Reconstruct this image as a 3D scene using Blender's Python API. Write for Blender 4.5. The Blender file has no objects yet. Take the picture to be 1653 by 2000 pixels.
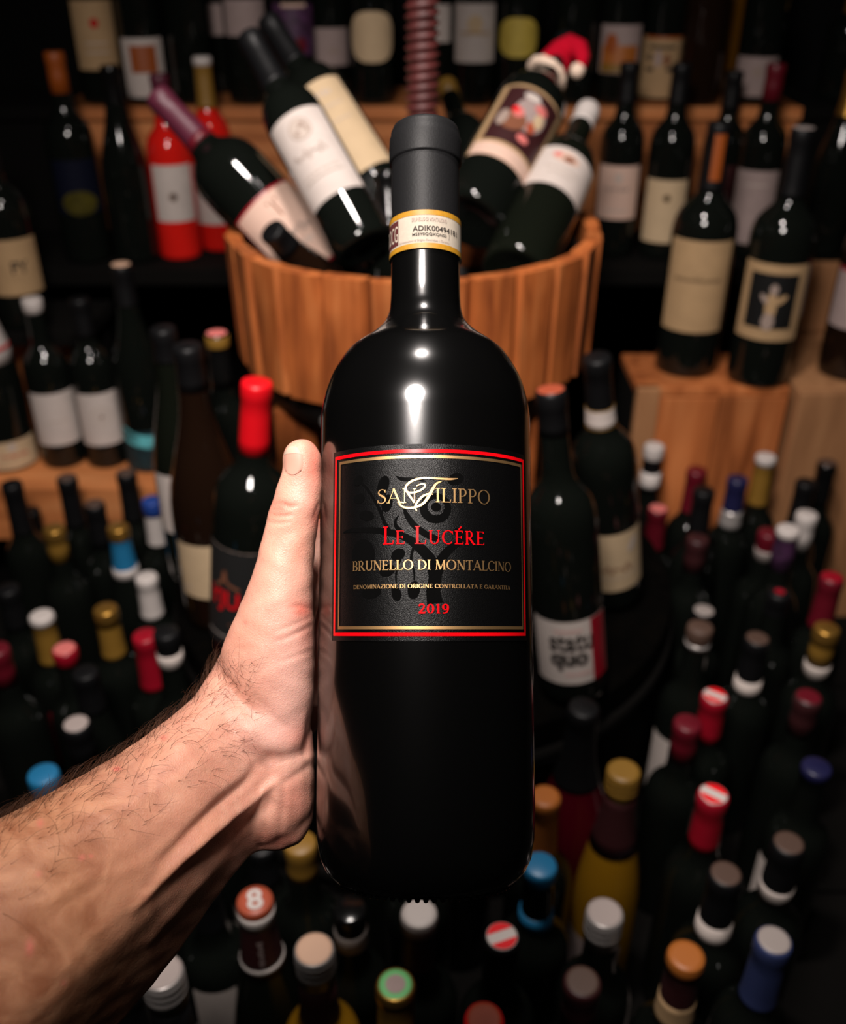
import bpy, bmesh, math, random
import numpy as np
from mathutils import Vector, Matrix, Quaternion
from mathutils.bvhtree import BVHTree

random.seed(7)
rng = np.random.default_rng(11)
SC = bpy.context.scene
COL = SC.collection

# ------------------------------------------------------------------ camera
FPX = 1900.0                      # focal length in pixels of a 1653 x 2000 frame
PITCH = math.radians(31.0)
CAM = Vector((0.0, 0.0, 1.6))
cam_data = bpy.data.cameras.new('camera')
cam = bpy.data.objects.new('camera', cam_data)
COL.objects.link(cam)
cam.location = CAM
cam.rotation_euler = (math.pi / 2 - PITCH, 0, 0)
cam_data.sensor_fit = 'VERTICAL'
cam_data.sensor_height = 36.0
cam_data.lens = 36.0 * FPX / 2000.0
cam_data.clip_start = 0.02
cam_data.dof.use_dof = True
cam_data.dof.focus_distance = 0.425
cam_data.dof.aperture_fstop = cam_data.lens / 5.2
SC.camera = cam

# ------------------------------------------------------------------ world, lamp, exposure
world = bpy.data.worlds.new('world')
SC.world = world
world.use_nodes = True
world.node_tree.nodes['Background'].inputs[0].default_value = (0.9, 0.75, 0.6, 1)
world.node_tree.nodes['Background'].inputs[1].default_value = 0.0006

# two lamps of the shop ceiling: a soft shaded one over the photographer, a smaller one over the bottles
def ceiling_spot(pos, aim, energy, radius, cone):
    ld = bpy.data.lights.new('ceiling_spot', 'SPOT')
    ld.energy = energy
    ld.color = (1.0, 0.91, 0.855)
    ld.shadow_soft_size = radius
    ld.spot_size = math.radians(cone)
    ld.spot_blend = 1.0
    o = bpy.data.objects.new('ceiling_spot', ld)
    COL.objects.link(o)
    o.location = pos
    o.rotation_euler = (Vector(aim) - Vector(pos)).to_track_quat('-Z', 'Y').to_euler()
ceiling_spot((-0.14, 0.03, 2.05), (0.00, 1.14, 1.18), 68.0, 0.13, 91)
ceiling_spot((-0.06, 0.62, 2.45), (0.03, 0.94, 1.02), 66.0, 0.07, 82)

SC.view_settings.view_transform = 'Standard'
SC.view_settings.look = 'None'
SC.view_settings.gamma = 1.0
SC.view_settings.use_curve_mapping = False
SC.view_settings.exposure = 0.0

# ------------------------------------------------------------------ view helpers
CP, SP = math.cos(PITCH), math.sin(PITCH)
RIGHT = Vector((1, 0, 0)); UP = Vector((0, SP, CP)); FWD = Vector((0, CP, -SP))

def ray(u, v):
    return RIGHT * ((u - 826.5) / FPX) + UP * ((1000.0 - v) / FPX) + FWD
def at(u, v, d):
    return CAM + ray(u, v) * d
def on_z(u, v, z):
    r = ray(u, v); return CAM + r * ((z - CAM.z) / r.z)
def on_y(u, v, y):
    r = ray(u, v); return CAM + r * ((y - CAM.y) / r.y)
def project(p):
    q = Vector(p) - CAM
    d = q.dot(FWD)
    return 826.5 + FPX * q.dot(RIGHT) / d, 1000.0 - FPX * q.dot(UP) / d, d

# ------------------------------------------------------------------ materials
def lin(c):
    c = c / 255.0
    return c / 12.92 if c <= 0.04045 else ((c + 0.055) / 1.055) ** 2.4
def rgb(r, g, b):
    return (lin(r), lin(g), lin(b), 1.0)

MATS = {}
def mat(name, color, rough=0.5, metal=0.0, spec=0.5, coat=0.0, noise=0.0, nscale=60.0, bump=0.0, bscale=400.0):
    if name in MATS:
        return MATS[name]
    m = bpy.data.materials.new(name)
    m.use_nodes = True
    nt = m.node_tree
    b = nt.nodes['Principled BSDF']
    b.inputs['Base Color'].default_value = color
    b.inputs['Roughness'].default_value = rough
    b.inputs['Metallic'].default_value = metal
    b.inputs['Specular IOR Level'].default_value = spec
    b.inputs['Coat Weight'].default_value = coat
    if noise or bump:
        tc = nt.nodes.new('ShaderNodeTexCoord')
    if noise:
        n = nt.nodes.new('ShaderNodeTexNoise'); n.inputs['Scale'].default_value = nscale
        n.inputs['Detail'].default_value = 4
        nt.links.new(tc.outputs['Object'], n.inputs['Vector'])
        r = nt.nodes.new('ShaderNodeValToRGB')
        c = color
        r.color_ramp.elements[0].position = 0.3; r.color_ramp.elements[1].position = 0.7
        r.color_ramp.elements[0].color = (c[0] * (1 - noise), c[1] * (1 - noise), c[2] * (1 - noise), 1)
        r.color_ramp.elements[1].color = (min(1, c[0] * (1 + noise)), min(1, c[1] * (1 + noise)), min(1, c[2] * (1 + noise)), 1)
        nt.links.new(n.outputs['Fac'], r.inputs['Fac'])
        nt.links.new(r.outputs['Color'], b.inputs['Base Color'])
    if bump:
        n2 = nt.nodes.new('ShaderNodeTexNoise'); n2.inputs['Scale'].default_value = bscale
        n2.inputs['Detail'].default_value = 3
        nt.links.new(tc.outputs['Object'], n2.inputs['Vector'])
        bp = nt.nodes.new('ShaderNodeBump'); bp.inputs['Strength'].default_value = bump
        bp.inputs['Distance'].default_value = 0.001
        nt.links.new(n2.outputs['Fac'], bp.inputs['Height'])
        nt.links.new(bp.outputs['Normal'], b.inputs['Normal'])
    MATS[name] = m
    return m

def wood(name, dark, mid, light, axis='Z', scale=14.0, rough=0.62, rand=0.35):
    if name in MATS:
        return MATS[name]
    m = bpy.data.materials.new(name); m.use_nodes = True
    nt = m.node_tree; L = nt.links
    b = nt.nodes['Principled BSDF']
    b.inputs['Roughness'].default_value = rough
    b.inputs['Specular IOR Level'].default_value = 0.25
    tc = nt.nodes.new('ShaderNodeTexCoord'); oi = nt.nodes.new('ShaderNodeObjectInfo')
    add = nt.nodes.new('ShaderNodeVectorMath'); add.operation = 'ADD'
    mul = nt.nodes.new('ShaderNodeMath'); mul.operation = 'MULTIPLY'; mul.inputs[1].default_value = 7.0
    L.new(oi.outputs['Random'], mul.inputs[0])
    L.new(tc.outputs['Object'], add.inputs[0]); L.new(mul.outputs[0], add.inputs[1])
    mp = nt.nodes.new('ShaderNodeMapping')
    s = [scale * 6] * 3; s['XYZ'.index(axis)] = scale * 0.7
    mp.inputs['Scale'].default_value = s
    L.new(add.outputs[0], mp.inputs['Vector'])
    n = nt.nodes.new('ShaderNodeTexNoise'); n.inputs['Scale'].default_value = 1.0
    n.inputs['Detail'].default_value = 6; n.inputs['Distortion'].default_value = 0.8
    L.new(mp.outputs[0], n.inputs['Vector'])
    r = nt.nodes.new('ShaderNodeValToRGB'); e = r.color_ramp.elements
    e[0].position = 0.28; e[0].color = dark
    e[1].position = 0.74; e[1].color = light
    k = e.new(0.5); k.color = mid
    L.new(n.outputs['Fac'], r.inputs['Fac'])
    n2 = nt.nodes.new('ShaderNodeTexNoise'); n2.inputs['Scale'].default_value = scale * 0.9
    n2.inputs['Detail'].default_value = 2
    L.new(add.outputs[0], n2.inputs['Vector'])
    hs = nt.nodes.new('ShaderNodeHueSaturation')
    mr = nt.nodes.new('ShaderNodeMapRange')
    mr.inputs['From Min'].default_value = 0.3; mr.inputs['From Max'].default_value = 0.7
    mr.inputs['To Min'].default_value = 1 - rand; mr.inputs['To Max'].default_value = 1 + rand * 0.6
    L.new(n2.outputs['Fac'], mr.inputs['Value'])
    L.new(mr.outputs[0], hs.inputs['Value'])
    L.new(r.outputs['Color'], hs.inputs['Color'])
    L.new(hs.outputs['Color'], b.inputs['Base Color'])
    bp = nt.nodes.new('ShaderNodeBump'); bp.inputs['Strength'].default_value = 0.35
    bp.inputs['Distance'].default_value = 0.002
    L.new(n.outputs['Fac'], bp.inputs['Height']); L.new(bp.outputs['Normal'], b.inputs['Normal'])
    MATS[name] = m
    return m

M = {}
M['glass'] = mat('dark_bottle_glass', (0.004, 0.005, 0.004, 1), 0.06, spec=0.5)
M['glass_green'] = mat('green_black_bottle_glass', (0.005, 0.0062, 0.004, 1), 0.07)
M['glass_brown'] = mat('brown_bottle_glass', (0.010, 0.0045, 0.0025, 1), 0.08)
M['glass_ruby'] = mat('ruby_bottle_glass', (0.06, 0.001, 0.006, 1), 0.15)
M['glass_rose'] = mat('rose_wine_glass', (0.62, 0.012, 0.008, 1), 0.08)
M['glass_gold'] = mat('golden_wine_glass', (0.26, 0.125, 0.006, 1), 0.08)
M['glass_amber'] = mat('amber_bottle_glass', (0.10, 0.04, 0.003, 1), 0.1)
M['paper'] = mat('white_label_paper', rgb(190, 178, 171), 0.7, spec=0.2, noise=0.06, nscale=40)
M['paper_cream'] = mat('cream_label_paper', rgb(192, 167, 134), 0.7, spec=0.2, noise=0.06, nscale=40)
M['paper_tan'] = mat('tan_label_paper', rgb(166, 136, 100), 0.7, spec=0.2, noise=0.08, nscale=30)
M['paper_grey'] = mat('grey_label_paper', rgb(152, 134, 130), 0.7, spec=0.2, noise=0.06)
M['paper_pink'] = mat('pinkish_label_paper', rgb(202, 170, 154), 0.7, spec=0.2, noise=0.05)
M['paper_black'] = mat('black_print_paper', (0.006, 0.006, 0.006, 1), 0.6, spec=0.2)
M['paper_char'] = mat('charcoal_label_paper', (0.014, 0.014, 0.014, 1), 0.6, spec=0.3)
M['ink'] = mat('dark_ink', (0.03, 0.025, 0.022, 1), 0.8, spec=0.1)
M['ink_grey'] = mat('grey_ink', rgb(150, 132, 122), 0.8, spec=0.1)
M['ink_light'] = mat('pale_grey_ink', rgb(182, 168, 158), 0.8, spec=0.1)
M['ink_tan'] = mat('tan_ink', rgb(128, 104, 76), 0.8, spec=0.1)
M['ink_brown'] = mat('brown_ink', rgb(120, 75, 55), 0.8, spec=0.1)
M['ink_red'] = mat('red_ink', rgb(170, 30, 28), 0.7, spec=0.1)
M['red_bright'] = mat('bright_red_foil', (0.70, 0.004, 0.010, 1), 0.38)
M['red'] = mat('red_foil', (0.27, 0.004, 0.014, 1), 0.35)
M['red_dark'] = mat('dark_red_foil', (0.11, 0.004, 0.011, 1), 0.4)
M['burgundy'] = mat('burgundy_foil', (0.085, 0.012, 0.028, 1), 0.45)
M['pink'] = mat('pink_print', rgb(205, 110, 105), 0.6)
M['black'] = mat('black_foil', (0.004, 0.004, 0.0045, 1), 0.45, spec=0.25)
M['black_gloss'] = mat('black_gloss_foil', (0.004, 0.004, 0.004, 1), 0.18)
M['white'] = mat('white_foil', rgb(192, 183, 178), 0.5)
M['grey'] = mat('grey_foil', rgb(150, 140, 135), 0.5)
M['silver'] = mat('silver_metal', (0.52, 0.48, 0.46, 1), 0.34, metal=0.55)
M['silver_top'] = mat('matte_grey_cap_top', rgb(158, 145, 140), 0.6)
M['tan_top'] = mat('tan_cap_top', rgb(212, 172, 145), 0.6)
M['brown_top'] = mat('brown_cap_top', rgb(75, 55, 45), 0.6)
M['gold'] = mat('gold_foil', (0.55, 0.29, 0.06, 1), 0.34, metal=0.85)
M['mustard'] = mat('mustard_foil', (0.21, 0.11, 0.016, 1), 0.45)
M['orange'] = mat('orange_foil', (0.36, 0.11, 0.018, 1), 0.45)
M['orange_dark'] = mat('rust_orange_foil', (0.28, 0.058, 0.004, 1), 0.5)
M['copper'] = mat('copper_red_foil', (0.36, 0.07, 0.033, 1), 0.4)
M['blue'] = mat('bright_blue_foil', (0.014, 0.145, 0.30, 1), 0.4)
M['blue_deep'] = mat('deep_blue_foil', (0.015, 0.05, 0.25, 1), 0.4)
M['blue_slate'] = mat('slate_blue_foil', (0.024, 0.034, 0.10, 1), 0.45)
M['navy'] = mat('navy_foil', (0.012, 0.012, 0.05, 1), 0.35)
M['teal'] = mat('teal_print', (0.10, 0.42, 0.46, 1), 0.6, noise=0.4, nscale=90)
M['teal_dark'] = mat('dark_teal_print', (0.002, 0.020, 0.026, 1), 0.6, noise=0.5, nscale=120)
M['green'] = mat('green_print', (0.12, 0.42, 0.14, 1), 0.55)
M['purple'] = mat('purple_print', (0.05, 0.015, 0.05, 1), 0.6, noise=0.6, nscale=80)
M['olive'] = mat('olive_yellow_paper', (0.40, 0.29, 0.04, 1), 0.7, noise=0.15, nscale=40)
M['navy_dim'] = mat('dim_navy_print', (0.003, 0.004, 0.012, 1), 0.7, spec=0.1)
M['olive_dim'] = mat('dim_olive_print', (0.055, 0.045, 0.006, 1), 0.7, spec=0.1, noise=0.4, nscale=60)
M['choc'] = mat('dark_brown_foil', (0.035, 0.008, 0.009, 1), 0.45)
M['iron'] = mat('black_cast_iron', (0.010, 0.009, 0.009, 1), 0.5, bump=0.4, bscale=160)
M['screw'] = mat('dark_red_painted_steel', (0.075, 0.014, 0.013, 1), 0.5, bump=0.3, bscale=120, noise=0.4, nscale=40)
M['felt_red'] = mat('red_felt', (0.42, 0.004, 0.018, 1), 0.95, spec=0.05, bump=0.8, bscale=300)
M['fur'] = mat('white_fleece', rgb(225, 200, 180), 0.95, spec=0.05, bump=1.0, bscale=260)
M['dark_wall'] = mat('black_painted_wall', (0.004, 0.004, 0.004, 1), 0.9, spec=0.1, bump=0.2, bscale=60)
M['dark_floor'] = mat('dark_stone_floor', (0.01, 0.009, 0.008, 1), 0.8, noise=0.3, nscale=6)
M['dark_board'] = mat('black_board', (0.003, 0.0026, 0.0022, 1), 0.9, spec=0.1, bump=0.3, bscale=90)
W_SLAT = wood('press_slat_wood', (0.20, 0.046, 0.011, 1), (0.42, 0.112, 0.026, 1), (0.54, 0.175, 0.050, 1), 'Z', 9.0)
W_SHELF = wood('shelf_wood', (0.34, 0.105, 0.030, 1), (0.55, 0.190, 0.060, 1), (0.66, 0.27, 0.10, 1), 'X', 5.0, rand=0.2)
W_CRATE = wood('crate_wood', (0.22, 0.058, 0.014, 1), (0.42, 0.125, 0.035, 1), (0.52, 0.18, 0.058, 1), 'Z', 5.0, rand=0.4)
W_CRATE2 = wood('pale_crate_wood', (0.22, 0.10, 0.042, 1), (0.33, 0.155, 0.068, 1), (0.40, 0.20, 0.09, 1), 'Z', 4.0, rand=0.2)
W_DARK = wood('dark_cask_wood', (0.0006, 0.0005, 0.0004, 1), (0.0012, 0.001, 0.0008, 1), (0.002, 0.0015, 0.001, 1), 'Z', 6.0, rough=1.0)
W_DARK.node_tree.nodes['Principled BSDF'].inputs['Specular IOR Level'].default_value = 0.03

# ------------------------------------------------------------------ mesh helpers
def mesh_obj(name, verts, faces, material, parent=None, smooth=True, loc=None):
    me = bpy.data.meshes.new(name)
    me.from_pydata([tuple(v) for v in verts], [], faces)
    me.update()
    if smooth:
        me.polygons.foreach_set('use_smooth', [True] * len(me.polygons))
    me.materials.append(material)
    return link(name, me, parent, loc)

def link(name, me, parent=None, loc=None):
    o = bpy.data.objects.new(name, me)
    COL.objects.link(o)
    if parent is not None:
        o.parent = parent
    if loc is not None:
        o.location = loc
    return o

def tag(o, label, cat, group=None, kind=None):
    o['label'] = label; o['category'] = cat
    if group: o['group'] = group
    if kind: o['kind'] = kind
    return o

def empty(name, loc=(0, 0, 0)):
    o = bpy.data.objects.new(name, None)
    o.empty_display_size = 0.03
    COL.objects.link(o)
    o.location = loc
    return o

def lathe_data(profile, seg=32):
    verts, faces = [], []
    rings = []
    for r, z in profile:
        if r < 1e-6:
            rings.append([len(verts)]); verts.append((0, 0, z))
        else:
            rings.append(list(range(len(verts), len(verts) + seg)))
            for i in range(seg):
                a = 2 * math.pi * i / seg
                verts.append((r * math.sin(a), -r * math.cos(a), z))
    for a, b in zip(rings, rings[1:]):
        for i in range(seg):
            j = (i + 1) % seg
            if len(a) == 1 and len(b) == 1: continue
            if len(a) == 1: faces.append((a[0], b[j], b[i]))
            elif len(b) == 1: faces.append((a[i], a[j], b[0]))
            else: faces.append((a[i], a[j], b[j], b[i]))
    return verts, faces

def box_data(x0, x1, y0, y1, z0, z1, bev=0.0):
    bm = bmesh.new()
    bmesh.ops.create_cube(bm, size=1.0)
    for v in bm.verts:
        v.co = Vector(((x0 + x1) / 2 + v.co.x * (x1 - x0), (y0 + y1) / 2 + v.co.y * (y1 - y0), (z0 + z1) / 2 + v.co.z * (z1 - z0)))
    if bev:
        bmesh.ops.bevel(bm, geom=bm.edges[:], offset=bev, segments=2, affect='EDGES', profile=0.6)
    me = bpy.data.meshes.new('box'); bm.to_mesh(me); bm.free()
    return me

def box(name, x0, x1, y0, y1, z0, z1, material, parent=None, bev=0.003):
    c = Vector(((x0 + x1) / 2, (y0 + y1) / 2, (z0 + z1) / 2))
    me = box_data(x0 - c.x, x1 - c.x, y0 - c.y, y1 - c.y, z0 - c.z, z1 - c.z, bev)
    me.name = name
    me.materials.append(material)
    p = c - parent.location if parent is not None else c
    return link(name, me, parent, p)

def interp_profile(profile, z):
    for (r0, z0), (r1, z1) in zip(profile, profile[1:]):
        if z0 <= z <= z1 and z1 > z0:
            return r0 + (r1 - r0) * (z - z0) / (z1 - z0)
    return profile[-1][0]

# bottle silhouettes: (r, z) from the heel to the lip, radius 1 and height 1 units for body
SHAPES = {
    'bordeaux': (0.0375, 0.300, [(0.0340, 0.0), (0.0368, 0.003), (0.0375, 0.009), (0.0375, 0.172), (0.0371, 0.183), (0.0355, 0.193), (0.0320, 0.202),
                 (0.0265, 0.2095), (0.0210, 0.2155), (0.0176, 0.222), (0.0160, 0.231), (0.0152, 0.245), (0.0146, 0.270), (0.0143, 0.284), (0.0152, 0.286), (0.0152, 0.297), (0.0143, 0.300)]),
    'burgundy': (0.0410, 0.296, [(0.0370, 0.0), (0.0402, 0.003), (0.0410, 0.010), (0.0410, 0.120), (0.0402, 0.138), (0.0378, 0.156), (0.0335, 0.175),
                 (0.0280, 0.193), (0.0225, 0.211), (0.0188, 0.227), (0.0165, 0.244), (0.0152, 0.264), (0.0147, 0.281), (0.0155, 0.283), (0.0155, 0.292), (0.0146, 0.296)]),
    'hock': (0.0380, 0.330, [(0.0340, 0.0), (0.0372, 0.003), (0.0380, 0.010), (0.0380, 0.140), (0.0365, 0.165), (0.0325, 0.192), (0.0270, 0.220),
                 (0.0218, 0.245), (0.0180, 0.268), (0.0158, 0.290), (0.0148, 0.314), (0.0155, 0.316), (0.0155, 0.326), (0.0146, 0.330)]),
}

def shape_profile(kind, R, H):
    R0, H0, pts = SHAPES[kind]
    s = R / R0; rn = 0.0155; sn = 1 + (s - 1) * 0.35
    out = []
    for r, z in pts:
        t = min(1.0, max(0.0, (r - rn) / (R0 - rn)))
        out.append((r * (sn + (s - sn) * t), z * H / H0))
    return out

CACHE = {}
def cached(key, make):
    if key not in CACHE:
        CACHE[key] = make()
    return CACHE[key]

def lathe_mesh(key, name, profile, material, seg=32):
    def make():
        v, f = lathe_data(profile, seg)
        me = bpy.data.meshes.new(name)
        me.from_pydata(v, [], f); me.update()
        me.polygons.foreach_set('use_smooth', [True] * len(me.polygons))
        me.materials.append(material)
        return me
    return cached((key, name, material.name), make)

def band_pts(prof, z0, z1, off, closed_top=False):
    zs = [z0] + [z for _, z in prof if z0 + 1e-5 < z < z1 - 1e-5] + [z1]
    pts = [(interp_profile(prof, z) + off, z) for z in zs]
    pts = [(interp_profile(prof, z0) - 0.0005, z0)] + pts
    if closed_top:
        r = pts[-1][0]
        pts += [(r * 0.9, z1 + off + 0.0004), (0.0, z1 + off + 0.0005)]
    else:
        pts += [(interp_profile(prof, z1) - 0.0005, z1)]
    return pts

def wrap(R, a, z, yaw=0.0):
    t = a / R + yaw
    return (R * math.sin(t), -R * math.cos(t), z)

def rect_patch(R, a0, a1, z0, z1, na=14, nz=3, yaw=0.0, rr=0.0):
    verts, faces = [], []
    for j in range(nz + 1):
        for i in range(na + 1):
            verts.append(wrap(R, a0 + (a1 - a0) * i / na, z0 + (z1 - z0) * j / nz, yaw))
    for j in range(nz):
        for i in range(na):
            k = j * (na + 1) + i
            faces.append((k, k + 1, k + na + 2, k + na + 1))
    return verts, faces

def fan_patch(R, pts, cx, cz, yaw=0.0, rings=4):
    """star-shaped outline pts [(a, z)] round (cx, cz), laid on a cylinder"""
    verts = [wrap(R, cx, cz, yaw)]; faces = []
    n = len(pts)
    for k in range(1, rings + 1):
        t = k / rings
        for a, z in pts:
            verts.append(wrap(R, cx + (a - cx) * t, cz + (z - cz) * t, yaw))
    for i in range(n):
        j = (i + 1) % n
        faces.append((0, 1 + i, 1 + j))
        for k in range(rings - 1):
            b0 = 1 + k * n; b1 = b0 + n
            faces.append((b0 + i, b1 + i, b1 + j, b0 + j))
    return verts, faces

def ellipse_pts(cx, cz, rx, rz, n=28, rot=0.0, power=2.0):
    out = []
    for i in range(n):
        a = 2 * math.pi * i / n
        c, s = math.cos(a), math.sin(a)
        x = rx * math.copysign(abs(c) ** (2 / power), c); z = rz * math.copysign(abs(s) ** (2 / power), s)
        out.append((cx + x * math.cos(rot) - z * math.sin(rot), cz + x * math.sin(rot) + z * math.cos(rot)))
    return out

def ribbon(R, pts, widths, yaw=0.0):
    """flat stroke along pts [(a, z)] laid on a cylinder"""
    verts, faces = [], []
    n = len(pts)
    for i in range(n):
        p0 = pts[max(0, i - 1)]; p1 = pts[min(n - 1, i + 1)]
        dx, dz = p1[0] - p0[0], p1[1] - p0[1]
        l = math.hypot(dx, dz) or 1e-9
        nx, nz = -dz / l, dx / l
        w = widths[i] / 2 if isinstance(widths, (list, tuple)) else widths / 2
        verts.append(wrap(R, pts[i][0] - nx * w, pts[i][1] - nz * w, yaw))
        verts.append(wrap(R, pts[i][0] + nx * w, pts[i][1] + nz * w, yaw))
    for i in range(n - 1):
        faces.append((2 * i, 2 * i + 2, 2 * i + 3, 2 * i + 1))
    return verts, faces

def join_data(parts):
    V, F = [], []
    for v, f in parts:
        o = len(V); V += v; F += [tuple(i + o for i in q) for q in f]
    return V, F

def text_data(body, size=1.0, align='CENTER', shear=0.0, bold=0.0):
    cu = bpy.data.curves.new('text', 'FONT')
    cu.body = body; cu.size = size; cu.align_x = align; cu.resolution_u = 3
    cu.shear = shear; cu.offset = bold
    ob = bpy.data.objects.new('text', cu)
    COL.objects.link(ob)
    dg = bpy.context.evaluated_depsgraph_get()
    me = bpy.data.meshes.new_from_object(ob.evaluated_get(dg))
    v = np.array([tuple(p.co) for p in me.vertices]); f = [tuple(p.vertices) for p in me.polygons]
    bpy.data.objects.remove(ob); bpy.data.curves.remove(cu); bpy.data.meshes.remove(me)
    return v, f

def text_on(R, body, a0, a1, z0, z1, yaw=0.0, shear=0.0, bold=0.0):
    """sans text stretched to fill a box on the cylinder"""
    v, f = text_data(body, 1.0, 'LEFT', shear, bold)
    lo = v.min(axis=0); hi = v.max(axis=0)
    V = [wrap(R, a0 + (p[0] - lo[0]) / (hi[0] - lo[0]) * (a1 - a0), z0 + (p[1] - lo[1]) / (hi[1] - lo[1]) * (z1 - z0), yaw) for p in v]
    return V, f

def tube_data(path, radii, seg=20):
    V, F = [], []
    n = len(path)
    prev = None
    for i in range(n):
        t = (path[min(i + 1, n - 1)] - path[max(i - 1, 0)]).normalized()
        if prev is None:
            x = t.orthogonal().normalized()
        else:
            x = (prev - t * prev.dot(t)).normalized()
        prev = x; y = t.cross(x)
        for k in range(seg):
            a = 2 * math.pi * k / seg
            V.append(path[i] + (x * math.cos(a) + y * math.sin(a)) * radii[i])
    for i in range(n - 1):
        for k in range(seg):
            j = (k + 1) % seg
            F.append((i * seg + k, i * seg + j, (i + 1) * seg + j, (i + 1) * seg + k))
    F.append(tuple(range(seg))[::-1]); F.append(tuple(range((n - 1) * seg, n * seg)))
    return V, F

def print_mesh(R, spec, yaw):
    """spec of a print on a label -> (material, verts, faces)"""
    k, m = spec[0], spec[1]
    if k == 'rect':
        d = rect_patch(R, *spec[2:6], na=10, nz=2, yaw=yaw)
    elif k == 'ell':
        cx, cz, rx, rz = spec[2:6]
        d = fan_patch(R, ellipse_pts(cx, cz, rx, rz, rot=spec[6] if len(spec) > 6 else 0.0), cx, cz, yaw)
    elif k == 'ring':
        cx, cz, rx, rz, w = spec[2:7]
        p = ellipse_pts(cx, cz, rx, rz); p.append(p[0])
        d = ribbon(R, p, w, yaw)
    elif k == 'line':
        d = ribbon(R, smooth_profile(spec[2], 6), spec[3], yaw)
    elif k == 'bars':            # blurred, unreadable small print
        a0, a1, z0, z1, nb = spec[2:7]
        st = (a1 - a0) / nb
        d = join_data([rect_patch(R, a0 + st * i, a0 + st * (i + 0.45 + 0.3 * ((i * 7) % 3) / 2), z0 + (z1 - z0) * 0.12 * ((i * 5) % 4), z1 - (z1 - z0) * 0.10 * ((i * 3) % 4), na=1, nz=1, yaw=yaw) for i in range(nb)])
    elif k == 'squig':           # blurred handwriting
        a0, a1, z0, z1, wd = spec[2:7]
        d = ribbon(R, [(a0 + (a1 - a0) * i / 40, (z0 + z1) / 2 + (z1 - z0) / 2 * math.sin(i * 0.95) * (0.5 + 0.5 * math.cos(i * 0.37))) for i in range(41)], wd, yaw)
    elif k == 'text':
        d = text_on(R, spec[2], *spec[3:7], yaw=yaw, bold=spec[7] if len(spec) > 7 else 0.0)
    return m, d[0], d[1]

def bottle(label, root_mat, shape='bordeaux', R=0.0375, H=0.30, glass='glass', cap=('black', 0.06), top=None, bands=(), labels=(), group=None,
           screw=False, top_prints=(), name='wine_bottle', seg=32):
    root = empty(name)
    root.matrix_world = root_mat
    tag(root, label, 'bottle', group)
    prof = shape_profile(shape, R, H)
    key = (shape, round(R, 4), round(H, 4))
    full = [(0.0, 0.012 * H / 0.3), (prof[0][0] * 0.5, 0.010 * H / 0.3), (prof[0][0] * 0.9, 0.0)] + prof + [(0.0, prof[-1][1])]
    o = link('glass_body', lathe_mesh(key, 'glass_body', full, M[glass], seg), root)
    if cap:
        cm, cl = cap
        if shape == 'bordeaux': cl = min(cl, 0.248 * H)
        if screw:
            r = interp_profile(prof, H - 0.004) + 0.0012
            z = H
            pts = [(r - 0.001, z - cl), (r - 0.0004, z - cl)]
            for k in range(3):
                zz = z - 0.023 + k * 0.0075
                pts += [(r - 0.0004, zz - 0.001), (r + 0.0004, zz), (r + 0.0004, zz + 0.004), (r - 0.0006, zz + 0.005), (r - 0.0006, zz + 0.006)]
            pts += [(r, z - 0.0005), (r - 0.0012, z + 0.001), (0.0, z + 0.001)]
            link('screw_cap', lathe_mesh(key + ('screw', cl), 'screw_cap', pts, M[cm], seg), root)
            tz, tr = z + 0.0011, r - 0.0016
        else:
            link('capsule', lathe_mesh(key + ('cap', cl), 'capsule', band_pts(prof, H - cl, H, 0.0005, True), M[cm], seg), root)
            tz, tr = H + 0.0011, interp_profile(prof, H) * 0.93
        if top:
            v, f = lathe_data([(tr, tz - 0.0004), (tr, tz + 0.0003), (tr * 0.8, tz + 0.0004), (0.0, tz + 0.0004)], seg)
            t = mesh_obj('cap_top', v, f, M[top], root)
            for pm, pts in top_prints:
                mesh_obj('print', [(x * tr, y * tr, tz + 0.0007) for x, y in pts], [tuple(range(len(pts)))], M[pm], t, smooth=False)
    for a, b, bm_ in bands:
        if shape == 'bordeaux' and b > 0.25 * H: a, b = (a - (b - 0.25 * H) if b - a < 0.035 else a), 0.25 * H
        pts = band_pts(prof, H - b, H - a, 0.0009, a <= 0.0)
        link('capsule_band', lathe_mesh(key + ('band', round(a, 4), round(b, 4)), 'capsule_band', pts, M[bm_], seg), root)
    for L in labels:
        z0, z1 = L['z']
        hw = math.radians(L.get('w', 58)); yaw = math.radians(L.get('yaw', 0))
        rl = L.get('r') or (interp_profile(prof, (z0 + z1) / 2) + 0.0005)
        rl = max(rl, interp_profile(prof, z0) + 0.0005, interp_profile(prof, z1) + 0.0005) if L.get('fit', True) else rl
        if L.get('oval'):
            d = fan_patch(rl, ellipse_pts(0, (z0 + z1) / 2, rl * hw, (z1 - z0) / 2, 36, power=L.get('power', 2.6)), 0, (z0 + z1) / 2, yaw, 6)
        else:
            d = rect_patch(rl, -rl * hw, rl * hw, z0, z1, 18, 3, yaw)
        lo = mesh_obj('label', d[0], d[1], M[L['m']], root)
        for k, spec in enumerate(L.get('prints', ())):
            m, v, f = print_mesh(rl + 0.00025 + 0.00012 * k, spec, yaw)
            mesh_obj('print', v, f, M[m], lo)
    return root

def upright(pos, extra=0.0):
    d = Vector((CAM.x - pos.x, CAM.y - pos.y)); d.normalize()
    psi = math.atan2(d.x, -d.y) + math.radians(extra)
    return Matrix.Translation(pos) @ Matrix.Rotation(psi, 4, 'Z')

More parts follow.
